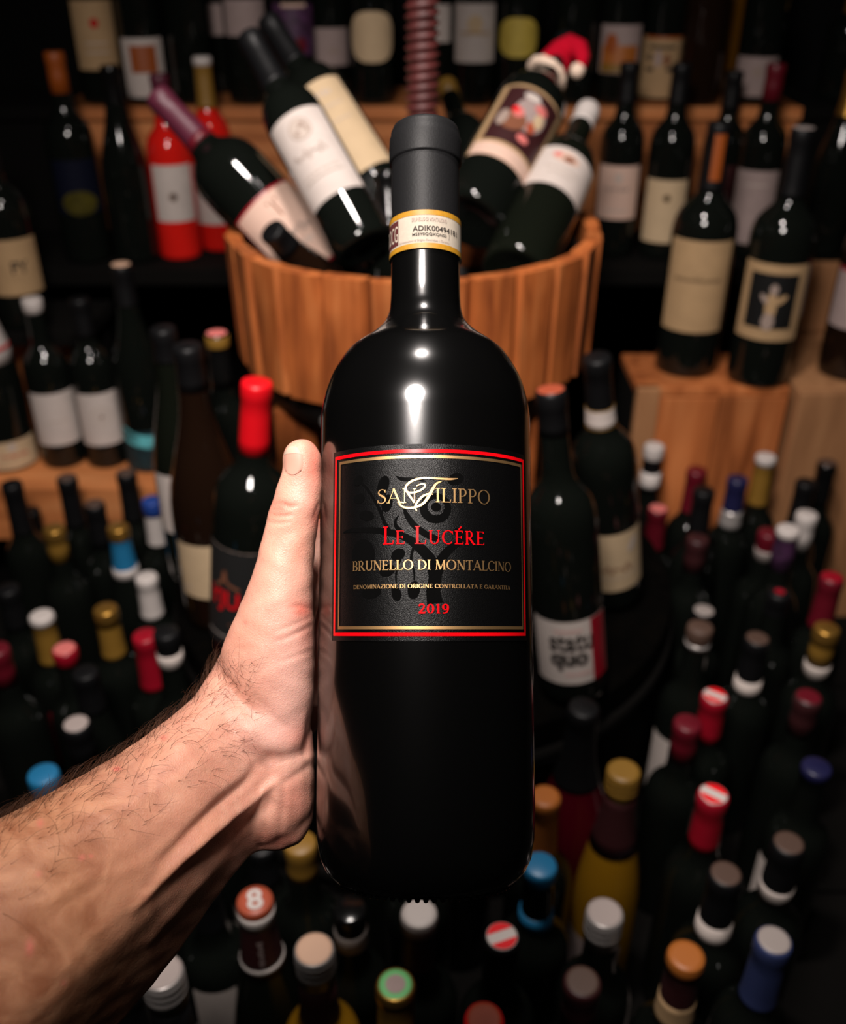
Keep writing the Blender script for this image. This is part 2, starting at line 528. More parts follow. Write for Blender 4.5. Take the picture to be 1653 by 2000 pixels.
def leaning(base, top, roll=0.0):
    a = (top - base).normalized()
    d = CAM - (base + top) * 0.5
    y = -(d - a * d.dot(a)).normalized()
    x = y.cross(a)
    m = Matrix((x, y, a)).transposed().to_4x4()
    return Matrix.Translation(base) @ m @ Matrix.Rotation(math.radians(roll), 4, 'Z')

def by_top(u, v, z0, H, yaw=0.0):
    p = on_z(u, v, z0 + H)
    return upright(Vector((p.x, p.y, z0 + 0.0008)), yaw)

def by_two(tu, tv, bu, bv, z0, H, roll=0.0):
    """base centre where pixel (bu,bv) meets the plane z0; top on the ray (tu,tv) at distance H"""
    b = on_z(bu, bv, z0)
    r = ray(tu, tv); o = CAM - b
    A = r.dot(r); B = 2 * o.dot(r); C = o.dot(o) - H * H
    D = max(0.0, B * B - 4 * A * C) ** 0.5
    c = [CAM + r * ((-B + s * D) / (2 * A)) for s in (-1, 1)]
    t = max(c, key=lambda p: p.z)
    a = (t - b).normalized()
    b = b + Vector((0, 0, 0.041 * math.hypot(a.x, a.y) + 0.001))
    return leaning(b, b + a * H, roll)

# ================================================================== the setting
Z_TABLE = 0.58
Z_CASK = 0.85
f = box('floor', -2.2, 2.2, -0.8, 2.6, -0.05, 0.0, M['dark_floor'], bev=0)
tag(f, 'dark stone floor under the shop display', 'floor', kind='structure')
w = box('wall_back', -2.2, 2.2, 2.45, 2.55, 0.0, 2.9, M['dark_wall'], bev=0)
tag(w, 'unlit black wall behind the shelves', 'wall', kind='structure')

t = empty('display_table', (0, 0.85, 0)); tag(t, 'low black table crowded with standing bottles', 'table')
for k in range(8):
    y0 = 0.22 + k * 0.19
    box('plank', -0.98, 0.98, y0, y0 + 0.186, Z_TABLE - 0.03, Z_TABLE, M['dark_board'], t, 0.002)
for sx in (-0.93, 0.93):
    for y in (0.28, 1.66):
        box('leg', sx - 0.035, sx + 0.035, y - 0.035, y + 0.035, 0.0, Z_TABLE - 0.03, M['dark_board'], t)

# upper tiers behind
Z3, Z2 = 1.325, 1.10
s3 = empty('tiered_shelf', (0, 1.9, 0)); tag(s3, 'two-tier wooden shelf along the back wall with a pale riser board', 'shelf')
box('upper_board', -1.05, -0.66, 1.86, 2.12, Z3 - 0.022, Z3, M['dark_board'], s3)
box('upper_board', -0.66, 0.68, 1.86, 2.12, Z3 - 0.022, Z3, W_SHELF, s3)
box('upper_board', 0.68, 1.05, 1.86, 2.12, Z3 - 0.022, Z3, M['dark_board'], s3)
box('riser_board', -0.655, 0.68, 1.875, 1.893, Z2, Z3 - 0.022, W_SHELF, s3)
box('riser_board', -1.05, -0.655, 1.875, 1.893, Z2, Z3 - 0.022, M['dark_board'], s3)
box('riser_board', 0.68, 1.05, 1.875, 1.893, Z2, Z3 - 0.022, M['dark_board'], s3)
box('lower_board', -1.05, 1.05, 1.64, 1.893, Z2 - 0.03, Z2, M['dark_board'], s3)  # black colour stands in for the shade on this tier
for sx in (-1.0, 0.0, 1.0):
    box('post', sx - 0.03, sx + 0.03, 1.90, 1.96, 0.0, Z3 - 0.022, M['dark_board'], s3)
    box('post', sx - 0.03, sx + 0.03, 1.78, 1.84, 0.0, Z2 - 0.03, M['dark_board'], s3)

# low shelf standing on the table
ZL = 0.842
sl = empty('step_shelf', (-0.5, 1.45, Z_TABLE)); tag(sl, 'orange wooden step shelf standing on the table with a thick front board', 'shelf')
box('front_board', -0.95, -0.355, 1.335, 1.36, 0.745, ZL, W_SHELF, sl)
box('top_board', -0.95, -0.355, 1.36, 1.58, ZL - 0.022, ZL, W_SHELF, sl)
box('back_board', -0.95, -0.605, 1.562, 1.58, ZL, 1.02, W_SHELF, sl)
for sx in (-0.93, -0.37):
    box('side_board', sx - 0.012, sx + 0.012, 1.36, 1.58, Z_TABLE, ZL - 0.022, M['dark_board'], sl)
sb = empty('upper_step_shelf', (-0.7, 1.5, ZL)); tag(sb, 'small dark shelf board standing above the orange step shelf', 'shelf')
box('board', -0.95, -0.54, 1.478, 1.64, 1.022, 1.045, M['dark_board'], sb)
for sx in (-0.93, -0.56):
    box('bracket', sx - 0.01, sx + 0.01, 1.59, 1.635, Z_TABLE, 1.022, M['dark_board'], sb)

# crates
ZC = 1.0
c1 = empty('wooden_crate', (0.445, 1.5, Z_TABLE)); tag(c1, 'orange upturned wooden crate with a dark knotted front under the two big bottles', 'crate')
box('front_strip', 0.326, 0.362, 1.362, 1.378, Z_TABLE, ZC, W_CRATE2, c1)
box('front_board', 0.362, 0.455, 1.366, 1.38, Z_TABLE, ZC - 0.016, W_CRATE, c1)
box('front_board', 0.456, 0.560, 1.366, 1.38, Z_TABLE, ZC - 0.016, W_CRATE, c1)
box('top_board', 0.326, 0.560, 1.366, 1.505, ZC - 0.016, ZC, W_CRATE, c1)
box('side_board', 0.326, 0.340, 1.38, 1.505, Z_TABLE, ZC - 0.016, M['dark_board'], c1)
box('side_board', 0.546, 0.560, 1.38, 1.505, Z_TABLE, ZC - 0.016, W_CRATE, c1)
c2 = empty('wooden_crate', (0.75, 1.5, Z_TABLE)); tag(c2, 'pale tan wooden crate with a plain front beside the orange crate', 'crate')
box('front_board', 0.568, 0.76, 1.345, 1.36, Z_TABLE, ZC, W_CRATE2, c2)
box('front_board', 0.762, 0.95, 1.345, 1.36, Z_TABLE, ZC, W_CRATE2, c2)
box('top_board', 0.568, 0.95, 1.36, 1.62, ZC - 0.016, ZC, W_CRATE2, c2)
box('side_board', 0.568, 0.582, 1.36, 1.62, Z_TABLE, ZC - 0.016, W_CRATE2, c2)
box('back_board', 0.568, 0.95, 1.605, 1.62, ZC, 1.12, W_CRATE2, c2)

# ------------------------------------------------------------------ cask under the press
CASK = Vector((0.0, 1.105, Z_TABLE)); CASK_R = 0.345
ck = empty('cask_stand', CASK); tag(ck, 'squat black cask standing on the table under the wine press', 'cask')
hc = Z_CASK - Z_TABLE
v, fc = lathe_data([(0, 0.001), (CASK_R - 0.02, 0.001), (CASK_R - 0.012, 0.02), (CASK_R - 0.004, hc * 0.5), (CASK_R - 0.012, hc - 0.003), (CASK_R - 0.016, hc - 0.001), (0, hc - 0.001)], 64)
mesh_obj('body', v, fc, W_DARK, ck, smooth=False)
for z in (0.03, hc - 0.05):
    v, fc = lathe_data([(CASK_R - 0.012, z - 0.012), (CASK_R - 0.005, z - 0.012), (CASK_R - 0.005, z + 0.012), (CASK_R - 0.012, z + 0.012)], 64)
    mesh_obj('hoop', v, fc, M['dark_board'], ck)

# ------------------------------------------------------------------ wine press
PC = at(809, 440, 1.2)           # centre of the basket rim
PR = 0.229                       # outer radius at the rim
PZ1 = PC.z; PZ0 = PZ1 - 0.150
pr = empty('wine_press', (PC.x, PC.y, Z_CASK)); tag(pr, 'small wine press with an orange slatted basket and tall dark red screw', 'wine press')
bm_n = 26
w_sl = 2 * math.pi * PR / bm_n
for k in range(bm_n):
    a = 2 * math.pi * (k + 0.5) / bm_n + 0.035
    wk = w_sl * (0.93 if k % 3 else 0.89)
    th = 0.014
    x0, x1 = -wk / 2, wk / 2
    bm = bmesh.new()
    nz = 4
    tw = random.uniform(-0.0028, 0.0028)
    cols = [(x0, 0.003 + tw), (x0 + 0.0025, -0.0035 + tw), (0.0, -0.0042), (x1 - 0.0035, -0.0035 - tw), (x1, 0.003 - tw), (x1, th), (x0, th)]
    rings = []
    for j in range(nz + 1):
        z = PZ0 + (PZ1 - PZ0) * j / nz - Z_CASK
        tz = random.uniform(-0.0012, 0.0012) if j == nz else 0
        sc = 1.0 - 0.045 * (1 - j / nz)
        rings.append([bm.verts.new((x * sc, y, z + tz)) for x, y in cols])
    n = len(cols)
    for j in range(nz):
        for i in range(n):
            q = (i + 1) % n
            bm.faces.new((rings[j][i], rings[j][q], rings[j + 1][q], rings[j + 1][i]))
    bm.faces.new(rings[0][::-1]); bm.faces.new(rings[-1])
    zc = (PZ0 + PZ1) / 2 - Z_CASK
    rot = Matrix.Rotation(a, 4, 'Z')
    lean_in = 0.02 + random.uniform(-0.006, 0.006)
    for vv in bm.verts:
        rr = PR - 0.004 - lean_in * (PZ1 - Z_CASK - vv.co.z) + random.uniform(-0.0003, 0.0003)
        p = rot @ Vector((vv.co.x, -rr + vv.co.y, 0)); vv.co = Vector((p.x, p.y, vv.co.z))
    bmesh.ops.recalc_face_normals(bm, faces=bm.faces[:])
    me = bpy.data.meshes.new('slat'); bm.to_mesh(me); bm.free()
    me.materials.append(W_SLAT)
    link('slat', me, pr)
for z in (PZ0 + 0.03, PZ1 - 0.03):
    zz = z - Z_CASK
    rr = PR - 0.004 - 0.02 * (PZ1 - z) - 0.0215
    v, fc = lathe_data([(rr - 0.004, zz - 0.012), (rr, zz - 0.012), (rr, zz + 0.012), (rr - 0.004, zz + 0.012), (rr - 0.004, zz - 0.012)], 64)
    mesh_obj('hoop', v, fc, M['iron'], pr)
zt = PZ0 - Z_CASK
v, fc = lathe_data([(0, zt - 0.055), (0.175, zt - 0.055), (0.200, zt - 0.045), (0.210, zt - 0.012), (0.212, zt - 0.001), (0.204, zt - 0.001), (0.198, zt - 0.012), (0, zt - 0.012)], 64)
tr_ = mesh_obj('tray', v, fc, M['iron'], pr)
bp_ = at(553, 805, 1.03)
for px, py, d in ((553, 803, 1.045), (1118, 772, 1.06)):
    q = at(px, py, d) - Vector(pr.location)
    r_dir = Vector((q.x, q.y, 0)).normalized()
    c = r_dir * 0.208 + Vector((0, 0, zt - 0.028))
    v, fc = lathe_data([(0.0, 0.0), (0.0085, 0.0), (0.0085, 0.006), (0.006, 0.009), (0.0, 0.0095)], 16)
    o = mesh_obj('bolt', v, fc, M['silver'], tr_)
    o.matrix_world = Matrix.Translation(c) @ r_dir.to_track_quat('Z', 'Y').to_matrix().to_4x4()
for lx, ly in ((-0.150, -0.085), (0.128, -0.10), (0.0, 0.15)):
    v = []
    me = box_data(lx - 0.026, lx + 0.026, ly - 0.024, ly + 0.024, 0.0, zt - 0.050, 0.003)
    me.materials.append(W_SLAT); link('leg', me, pr)
# threaded screw
sr, pitch = 0.0185, 0.0105
verts, faces = [], []
segs = 24; ztop = 0.90; zlo = zt - 0.012
pts_per = 4
nturn = int((ztop - zlo) / pitch)
prof_t = [(0.82, 0.0), (0.86, 0.2), (1.05, 0.42), (1.05, 0.62), (0.86, 0.84)]
rows = []
for tn in range(nturn):
    for rr, fz in prof_t:
        row = []
        for i in range(segs + 1):
            a = 2 * math.pi * i / segs
            z = zlo + (tn + fz + i / segs) * pitch
            row.append(len(verts)); verts.append((sr * rr * math.sin(a), -sr * rr * math.cos(a), z))
        rows.append(row)
for a, b in zip(rows, rows[1:]):
    for i in range(segs):
        faces.append((a[i], a[i + 1], b[i + 1], b[i]))
so = mesh_obj('screw', verts, faces, M['screw'], pr)
so.location = (0.010, 0.0, 0)

# ================================================================== the held bottle
TILT = math.radians(7.0)
AXIS = (UP * math.cos(TILT) + FWD * math.sin(TILT)).normalized()
FOOT = at(831.5, 1230, 0.46)
S0 = -0.112
HB_R = 0.0505
HB_BASE = FOOT + AXIS * S0
ya = -((-FWD) - AXIS * (-FWD).dot(AXIS)).normalized()
xa = ya.cross(AXIS)
HB_M = Matrix.Translation(HB_BASE) @ Matrix((xa, ya, AXIS)).transposed().to_4x4()
HB_I = HB_M.inverted()

def axis_z(v):
    """height on the bottle axis seen at image row v (silhouette)"""
    b = (1000 - v) / FPX
    fu = (FOOT - CAM).dot(UP); fd = (FOOT - CAM).dot(FWD)
    au, ad = AXIS.dot(UP), AXIS.dot(FWD)
    s = (b * fd - fu) / (au - b * ad)
    return s - S0, fd + s * ad
def on_bottle(u, v, R):
    """pixel -> (arc length, height) on the bottle's surface of radius R"""
    o = HB_I @ CAM; d = HB_I.to_3x3() @ ray(u, v)
    A = d.x * d.x + d.y * d.y; B = 2 * (o.x * d.x + o.y * d.y); C = o.x * o.x + o.y * o.y - R * R
    D = max(B * B - 4 * A * C, 0.0)
    t = (-B - D ** 0.5) / (2 * A)
    p = o + d * t
    return R * math.atan2(p.x, -p.y), p.z

sil = [(1250, 212), (1000, 210), (900, 208.5), (870, 208), (820, 205), (780, 197), (740, 183), (700, 158.5), (682, 140), (661, 110), (637, 83.5), (612, 71.5), (588, 68.2), (560, 67.2), (500, 66.4), (420, 65.0)]
hb_prof = []
for vv, hw in sil:
    z, d = axis_z(vv)
    th = math.atan(hw / FPX)
    hb_prof.append((math.sin(th) * d, z))
Rb = 0.0504
hb_prof = [(min(r, Rb), z) for r, z in hb_prof if z > 0.11]
zt_b = hb_prof[0][1]
zneck = hb_prof[-1][1]
rneck = hb_prof[-1][0]
HB_H = 0.3635
heel = [(0.0, 0.018), (0.020, 0.016), (0.036, 0.004), (0.040, 0.0), (0.0425, 0.0006), (0.0462, 0.0045), (0.0486, 0.010), (0.0499, 0.018), (Rb, 0.030)]
hb_full = heel + [(Rb, 0.06), (Rb, 0.10)] + hb_prof + [(rneck * 0.985, HB_H - 0.035), (rneck * 0.985, HB_H - 0.028), (rneck * 0.985, HB_H - 0.026), (rneck * 0.985, HB_H - 0.008), (rneck * 0.8, HB_H - 0.004), (0, HB_H - 0.004)]

def smooth_profile(p, sub=4):
    """Catmull-Rom through the profile points"""
    out = []
    P = [Vector(q) for q in p]
    for i in range(len(P) - 1):
        p0 = P[max(i - 1, 0)]; p1 = P[i]; p2 = P[i + 1]; p3 = P[min(i + 2, len(P) - 1)]
        for k in range(sub):
            t = k / sub
            out.append(tuple(0.5 * ((2 * p1) + (p2 - p0) * t + (2 * p0 - 5 * p1 + 4 * p2 - p3) * t * t + (3 * p1 - p0 - 3 * p2 + p3) * t ** 3)))
    out.append(tuple(P[-1]))
    return out
body_s = smooth_profile([(Rb, 0.10)] + hb_prof, 4)
body_s = [(min(r, Rb), z) for r, z in body_s]
hb_full = heel + [(Rb, 0.06)] + body_s + hb_full[len(heel) + 2 + len(hb_prof):]
hb = empty('magnum_bottle'); hb.matrix_world = HB_M
tag(hb, 'large black magnum bottle held up in the hand, with red and gold framed label', 'bottle')
M['hb_glass'] = mat('black_magnum_glass', (0.0015, 0.0015, 0.0015, 1), 0.19, spec=0.40, coat=0.6)
M['hb_glass'].node_tree.nodes['Principled BSDF'].inputs['Coat Roughness'].default_value = 0.055
v, fc = lathe_data(hb_full, 96)
mesh_obj('glass_body', v, fc, M['hb_glass'], hb)

# heel knurling: little glass dots round the bottom rim
dots = []
for k in range(72):
    a = 2 * math.pi * k / 72
    c = (0.0408 * math.sin(a), -0.0408 * math.cos(a), 0.0)
    dv, df = lathe_data([(0.0, -0.0014), (0.0010, -0.0009), (0.0014, 0.0002)], 6)
    dots.append(([(x + c[0], y + c[1], z + c[2]) for x, y, z in dv], df))
v, fc = join_data(dots)
o = mesh_obj('base_knurling', v, fc, M['hb_glass'], hb); o['kind'] = 'stuff'

# capsule
M['hb_caps'] = mat('matte_black_capsule_film', (0.006, 0.006, 0.0065, 1), 0.52, spec=0.2, bump=0.10, bscale=900)
zb_top = on_bottle(829, 409, rneck + 0.0012)[1]
zb_bot = on_bottle(829, 484, rneck + 0.0012)[1]
z_ring = on_bottle(829, 287, rneck + 0.0018)[1]
rc = rneck + 0.0004
capp = [(rc, zb_top - 0.004), (rc, zb_top), (rc, z_ring - 0.0020), (rc, z_ring - 0.0008), (rc, z_ring - 0.0006), (rc + 0.0006, z_ring - 0.0004), (rc + 0.0010, z_ring), (rc + 0.0011, z_ring + 0.0004), (rc + 0.0012, z_ring + 0.0010), (rc + 0.0012, HB_H - 0.0105),
        (rc + 0.0010, HB_H - 0.0075), (rc + 0.0003, HB_H - 0.0058), (rc + 0.0004, HB_H - 0.0045), (rc - 0.0006, HB_H - 0.0018), (rc - 0.003, HB_H - 0.0004), (rc - 0.005, HB_H), (0, HB_H)]
v, fc = lathe_data(capp, 64)
mesh_obj('capsule', v, fc, M['hb_caps'], hb)

# state seal round the neck
rs = rc + 0.0008
M['seal_gold'] = mat('seal_gold_band', rgb(152, 108, 20), 0.5, noise=0.12, nscale=500)
M['seal_white'] = mat('seal_white_paper', rgb(158, 148, 134), 0.65, spec=0.25, noise=0.05, nscale=500)
M['seal_brown'] = mat('seal_brown_print', rgb(70, 26, 26), 0.6)
seal = mesh_obj('neck_seal', *rect_patch(rs, -rs * 2.6, rs * 2.6, zb_bot, zb_top, 60, 2), M['seal_white'], hb)
gb = (zb_top - zb_bot) * 0.135
mesh_obj('gold_band', *rect_patch(rs + 0.00012, -rs * 2.6, rs * 2.6, zb_top - gb, zb_top, 60, 1), M['seal_gold'], seal)
mesh_obj('gold_band', *rect_patch(rs + 0.00012, -rs * 2.6, rs * 2.6, zb_bot, zb_bot + gb, 60, 1), M['seal_gold'], seal)
def seal_xy(zx, zy):            # coordinates of the 3.306x neck close-up
    return on_bottle(600 + zx / 3.306, 180 + zy / 3.306, rs)
hs_ = zb_top - zb_bot
aL, _ = seal_xy(590, 920); 
mesh_obj('brown_block', *rect_patch(rs + 0.00015, aL - 0.011, aL, zb_bot + gb * 1.35, zb_top - gb * 1.25, 10, 1), M['seal_brown'], seal)
mesh_obj('lettering', *text_on(rs + 0.0003, 'DOCG', aL - 0.0125, aL - 0.0004, zb_bot + hs_ * 0.27, zb_bot + hs_ * 0.70), M['seal_white'], seal)
for body, x0, x1, y0, y1, mm in (('BRUNELLO DI MONTALCINO', 0.075, 0.5, 0.70, 0.80, 'ink_grey'), ('ADIK00494181', 0.0, 0.0, 0.44, 0.58, 'ink'), ('MS3Y0QQXQN03', 0, 0, 0.31, 0.395, 'ink'), ('Denominazione di Origine Controllata e Garantita', 0, 0, 0.165, 0.235, 'ink_grey')):
    if body.startswith('BRU'):
        a0 = seal_xy(676, 900)[0]; a1 = a0 + 0.0178
    elif body.startswith('ADI'):
        a0 = seal_xy(681, 900)[0]; a1 = seal_xy(960, 900)[0] + 0.0006
    elif body.startswith('MS'):
        a0 = seal_xy(679, 900)[0]; a1 = seal_xy(900, 900)[0]
    else:
        a0 = seal_xy(596, 900)[0]; a1 = a0 + 0.0265
    mesh_obj('lettering', *text_on(rs + 0.0003, body, a0, a1, zb_bot + hs_ * y0, zb_bot + hs_ * y1, bold=0.012), M[mm], seal)
a0 = seal_xy(915, 900)[0]
mesh_obj('lettering', *text_on(rs + 0.0003, 'l', a0, a0 + 0.0005, zb_bot + hs_ * 0.27, zb_bot + hs_ * 0.42, shear=0.3), M['ink'], seal)

# ---------------- serif lettering
TH, TN = 0.135, 0.05
def serif_glyph(ch):
    S = []       # strokes: (points, widths)
    def line(x0, y0, x1, y1, w): S.append(([(x0 + (x1 - x0) * k / 4, y0 + (y1 - y0) * k / 4) for k in range(5)], [w] * 5))
    def serif(x, y, l=0.13): line(x - l, y, x + l, y, TN)
    def stem(x, w=TH, top=True, bot=True):
        line(x, 0.0, x, 1.0, w)
        if top: serif(x, 1 - TN / 2, 0.075 + w / 2)
        if bot: serif(x, TN / 2, 0.075 + w / 2)
    def arc(cx, cy, rx, ry, a0, a1, wt=TH, wn=TN, n=18):
        P, Wd = [], []
        for k in range(n + 1):
            a = math.radians(a0 + (a1 - a0) * k / n)
            w = wn + (wt - wn) * abs(math.cos(a)) ** 1.3
            P.append((cx + (rx - w / 2) * math.cos(a), cy + (ry - w / 2) * math.sin(a))); Wd.append(w)
        S.append((P, Wd))
    wdt = 0.7
    if ch == 'A':
        line(0.06, 0, 0.40, 1.0, TN); line(0.38, 1.02, 0.76, 0, TH); line(0.17, 0.34, 0.63, 0.34, TN); serif(0.06, TN / 2, 0.1); serif(0.76, TN / 2, 0.13); wdt = 0.86
    elif ch in 'BPR':
        stem(0.16)
        line(0.16, 1 - TN / 2, 0.34, 1 - TN / 2, TN); line(0.16, 0.47, 0.34, 0.47, TN); arc(0.32, 0.735, 0.27, 0.29, -90, 90); wdt = 0.62
        if ch == 'B':
            line(0.16, TN / 2, 0.36, TN / 2, TN); arc(0.34, 0.245, 0.31, 0.25, -90, 90); wdt = 0.68
        if ch == 'R':
            line(0.36, 0.46, 0.70, 0.0, TH); serif(0.74, TN / 2, 0.07); wdt = 0.78
    elif ch == 'C':
        arc(0.46, 0.5, 0.44, 0.52, 48, 312); line(0.76, 0.72, 0.76, 0.95, TN); wdt = 0.82
    elif ch == 'D':
        stem(0.16); line(0.16, 1 - TN / 2, 0.36, 1 - TN / 2, TN); line(0.16, TN / 2, 0.36, TN / 2, TN); arc(0.34, 0.5, 0.48, 0.5, -90, 90); wdt = 0.86
    elif ch in 'E\u00c9':
        stem(0.16); line(0.16, 1 - TN / 2, 0.58, 1 - TN / 2, TN); line(0.16, 0.51, 0.50, 0.51, TN); line(0.16, TN / 2, 0.62, TN / 2, TN)
        line(0.57, 0.84, 0.57, 1.0, TN); line(0.49, 0.42, 0.49, 0.60, TN); line(0.61, 0.0, 0.63, 0.18, TN); wdt = 0.68
        if ch == '\u00c9': line(0.30, 1.08, 0.50, 1.30, 0.09)
    elif ch == 'G':
        arc(0.46, 0.5, 0.44, 0.52, 48, 310); line(0.76, 0.74, 0.76, 0.95, TN); line(0.76, 0.08, 0.76, 0.42, TH); serif(0.76, 0.42, 0.12); wdt = 0.92
    elif ch == 'I':
        stem(0.16); wdt = 0.32
    elif ch == 'L':
        stem(0.16); line(0.16, TN / 2, 0.58, TN / 2, TN); line(0.57, 0.0, 0.61, 0.22, TN); wdt = 0.64
    elif ch == 'M':
        line(0.13, 0, 0.17, 1.0, TN * 1.2); line(0.17, 1.0, 0.50, 0.02, TH); line(0.50, 0.02, 0.84, 1.0, TN); line(0.86, 0, 0.84, 1.0, TH); serif(0.13, TN / 2, 0.1); serif(0.87, TN / 2, 0.13)
        serif(0.13, 1 - TN / 2, 0.06); serif(0.88, 1 - TN / 2, 0.08); wdt = 1.02
    elif ch == 'N':
        line(0.14, 0, 0.14, 1.0, TN * 1.2); line(0.14, 1.0, 0.72, 0.0, TH); line(0.73, 0, 0.73, 1.0, TN * 1.2); serif(0.14, TN / 2, 0.1); serif(0.10, 1 - TN / 2, 0.08); serif(0.73, 1 - TN / 2, 0.1); wdt = 0.86
    elif ch == 'O':
        arc(0.47, 0.5, 0.46, 0.52, 0, 360, n=32); wdt = 0.94
    elif ch == 'S':
        P = [(0.52, 0.80), (0.47, 0.93), (0.33, 0.98), (0.17, 0.92), (0.11, 0.76), (0.20, 0.61), (0.36, 0.51), (0.50, 0.38), (0.53, 0.22), (0.45, 0.08), (0.30, 0.02), (0.14, 0.07), (0.07, 0.22)]
        Wd = [0.05, 0.05, 0.055, 0.075, 0.11, 0.13, 0.14, 0.13, 0.11, 0.075, 0.055, 0.05, 0.05]
        P2 = smooth_profile(P, 3); W2 = [q[0] for q in smooth_profile([(x, i) for i, x in enumerate(Wd)], 3)]
        S.append((P2, W2)); line(0.53, 0.76, 0.53, 0.97, TN); line(0.06, 0.04, 0.06, 0.26, TN); wdt = 0.62
    elif ch == 'T':
        line(0.37, 0, 0.37, 1.0, TH); serif(0.37, TN / 2, 0.15); line(0.04, 1 - TN / 2, 0.70, 1 - TN / 2, TN); line(0.05, 0.80, 0.04, 1.0, TN); line(0.69, 0.80, 0.70, 1.0, TN); wdt = 0.74
    elif ch == 'U':
        line(0.18, 0.30, 0.18, 1.0, TH); serif(0.18, 1 - TN / 2, 0.13); line(0.72, 0.30, 0.72, 1.0, TN * 1.2); serif(0.72, 1 - TN / 2, 0.1); arc(0.435, 0.32, 0.325, 0.34, 180, 360); wdt = 0.86
    elif ch == 'Z':
        line(0.08, 1 - TN / 2, 0.64, 1 - TN / 2, TN); line(0.62, 0.97, 0.08, 0.03, TH); line(0.06, TN / 2, 0.66, TN / 2, TN); line(0.08, 0.82, 0.08, 1, TN); line(0.65, 0, 0.66, 0.2, TN); wdt = 0.72
    elif ch == '2':
        P = [(0.08, 0.78), (0.14, 0.92), (0.29, 0.98), (0.45, 0.90), (0.48, 0.72), (0.40, 0.50), (0.24, 0.26), (0.08, 0.06)]
        S.append((smooth_profile(P, 3), 0.11)); line(0.06, 0.06, 0.56, 0.06, 0.12); line(0.55, 0.06, 0.57, 0.2, TN); wdt = 0.62
    elif ch == '0':
        arc(0.31, 0.5, 0.29, 0.51, 0, 360, n=28, wt=0.15); wdt = 0.64
    elif ch == '1':
        line(0.22, 0, 0.22, 1.0, 0.15); serif(0.22, TN / 2, 0.16); line(0.06, 0.88, 0.22, 0.97, TN * 1.4); wdt = 0.44
    elif ch == '9':
        arc(0.30, 0.68, 0.27, 0.32, 0, 360, n=26, wt=0.14); S.append((smooth_profile([(0.53, 0.68), (0.52, 0.42), (0.42, 0.16), (0.22, 0.03), (0.08, 0.06)], 3), 0.09)); wdt = 0.62
    elif ch == ' ':
        wdt = 0.34
    return S, wdt

def serif_text(R, text, a0, a1, z0, z1, weight=1.0, gap=0.05):
    """text: string, or list of (char, scale) for small capitals"""
    items = [(c, 1.0) for c in text] if isinstance(text, str) else text
    G = [(serif_glyph(c), s) for c, s in items]
    total = sum((g[1] + gap) * s for g, s in G) - gap
    sx = (a1 - a0) / total; sz = z1 - z0
    parts = []; x = 0.0
    for (strokes, wdt), s in G:
        for P, Wd in strokes:
            Wl = Wd if isinstance(Wd, list) else [Wd] * len(P)
            pts = [(a0 + (x + px * s) * sx, z0 + py * s * sz) for px, py in P]
            parts.append(ribbon(R, pts, [q * s * sx * weight for q in Wl]))
        x += (wdt + gap) * s
    return join_data(parts)

# ---------------- front label
M['hb_paper'] = mat('black_uncoated_label_paper', (0.002, 0.002, 0.0021, 1), 0.33, spec=0.26, bump=0.25, bscale=2500)
M['varnish'] = mat('black_spot_varnish', (0.003, 0.003, 0.003, 1), 0.10, spec=0.45)
M['hb_red'] = mat('glossy_red_print', (0.80, 0.002, 0.006, 1), 0.22, spec=0.5)
M['hb_gold'] = mat('copper_gold_hot_foil', (0.95, 0.58, 0.25, 1), 0.42, metal=0.97)
RL = Rb + 0.0003
def lz(zx, zy, R=RL):          # coordinates of the 3.444x label close-up
    return on_bottle(600 + zx / 3.444, 840 + zy / 3.444, R)
zmid = 850
aL = lz(172, zmid)[0]; aR = lz(1470, zmid)[0]
zT = lz(835, 93)[1]; zB = lz(835, 1420)[1]
lab = mesh_obj('label', *rect_patch(RL, aL, aR, zB, zT, 56, 4), M['hb_paper'], hb)
def frame(R, a0, a1, z0, z1, wa, wz):
    return join_data([rect_patch(R, a0, a1, z1 - wz, z1, 50, 1), rect_patch(R, a0, a1, z0, z0 + wz, 50, 1),
                      rect_patch(R, a0, a0 + wa, z0 + wz, z1 - wz, 2, 6), rect_patch(R, a1 - wa, a1, z0 + wz, z1 - wz, 2, 6)])
r1, r2, r3 = RL + 0.00012, RL + 0.00022, RL + 0.00034
a0, a1 = lz(184, zmid)[0], lz(1463, zmid)[0]
z1, z0 = lz(835, 128)[1], lz(835, 1386)[1]
wz = abs(lz(835, 128)[1] - lz(835, 151)[1])
mesh_obj('red_frame', *frame(r2, a0, a1, z0, z1, wz * 0.9, wz), M['hb_red'], lab)
b0, b1 = lz(213, zmid)[0], lz(1447, zmid)[0]
y1, y0 = lz(835, 169)[1], lz(835, 1339)[1]
mesh_obj('gold_frame', *frame(r2, b0, b1, y0, y1, wz * 0.55, wz * 0.85), M['hb_gold'], lab)

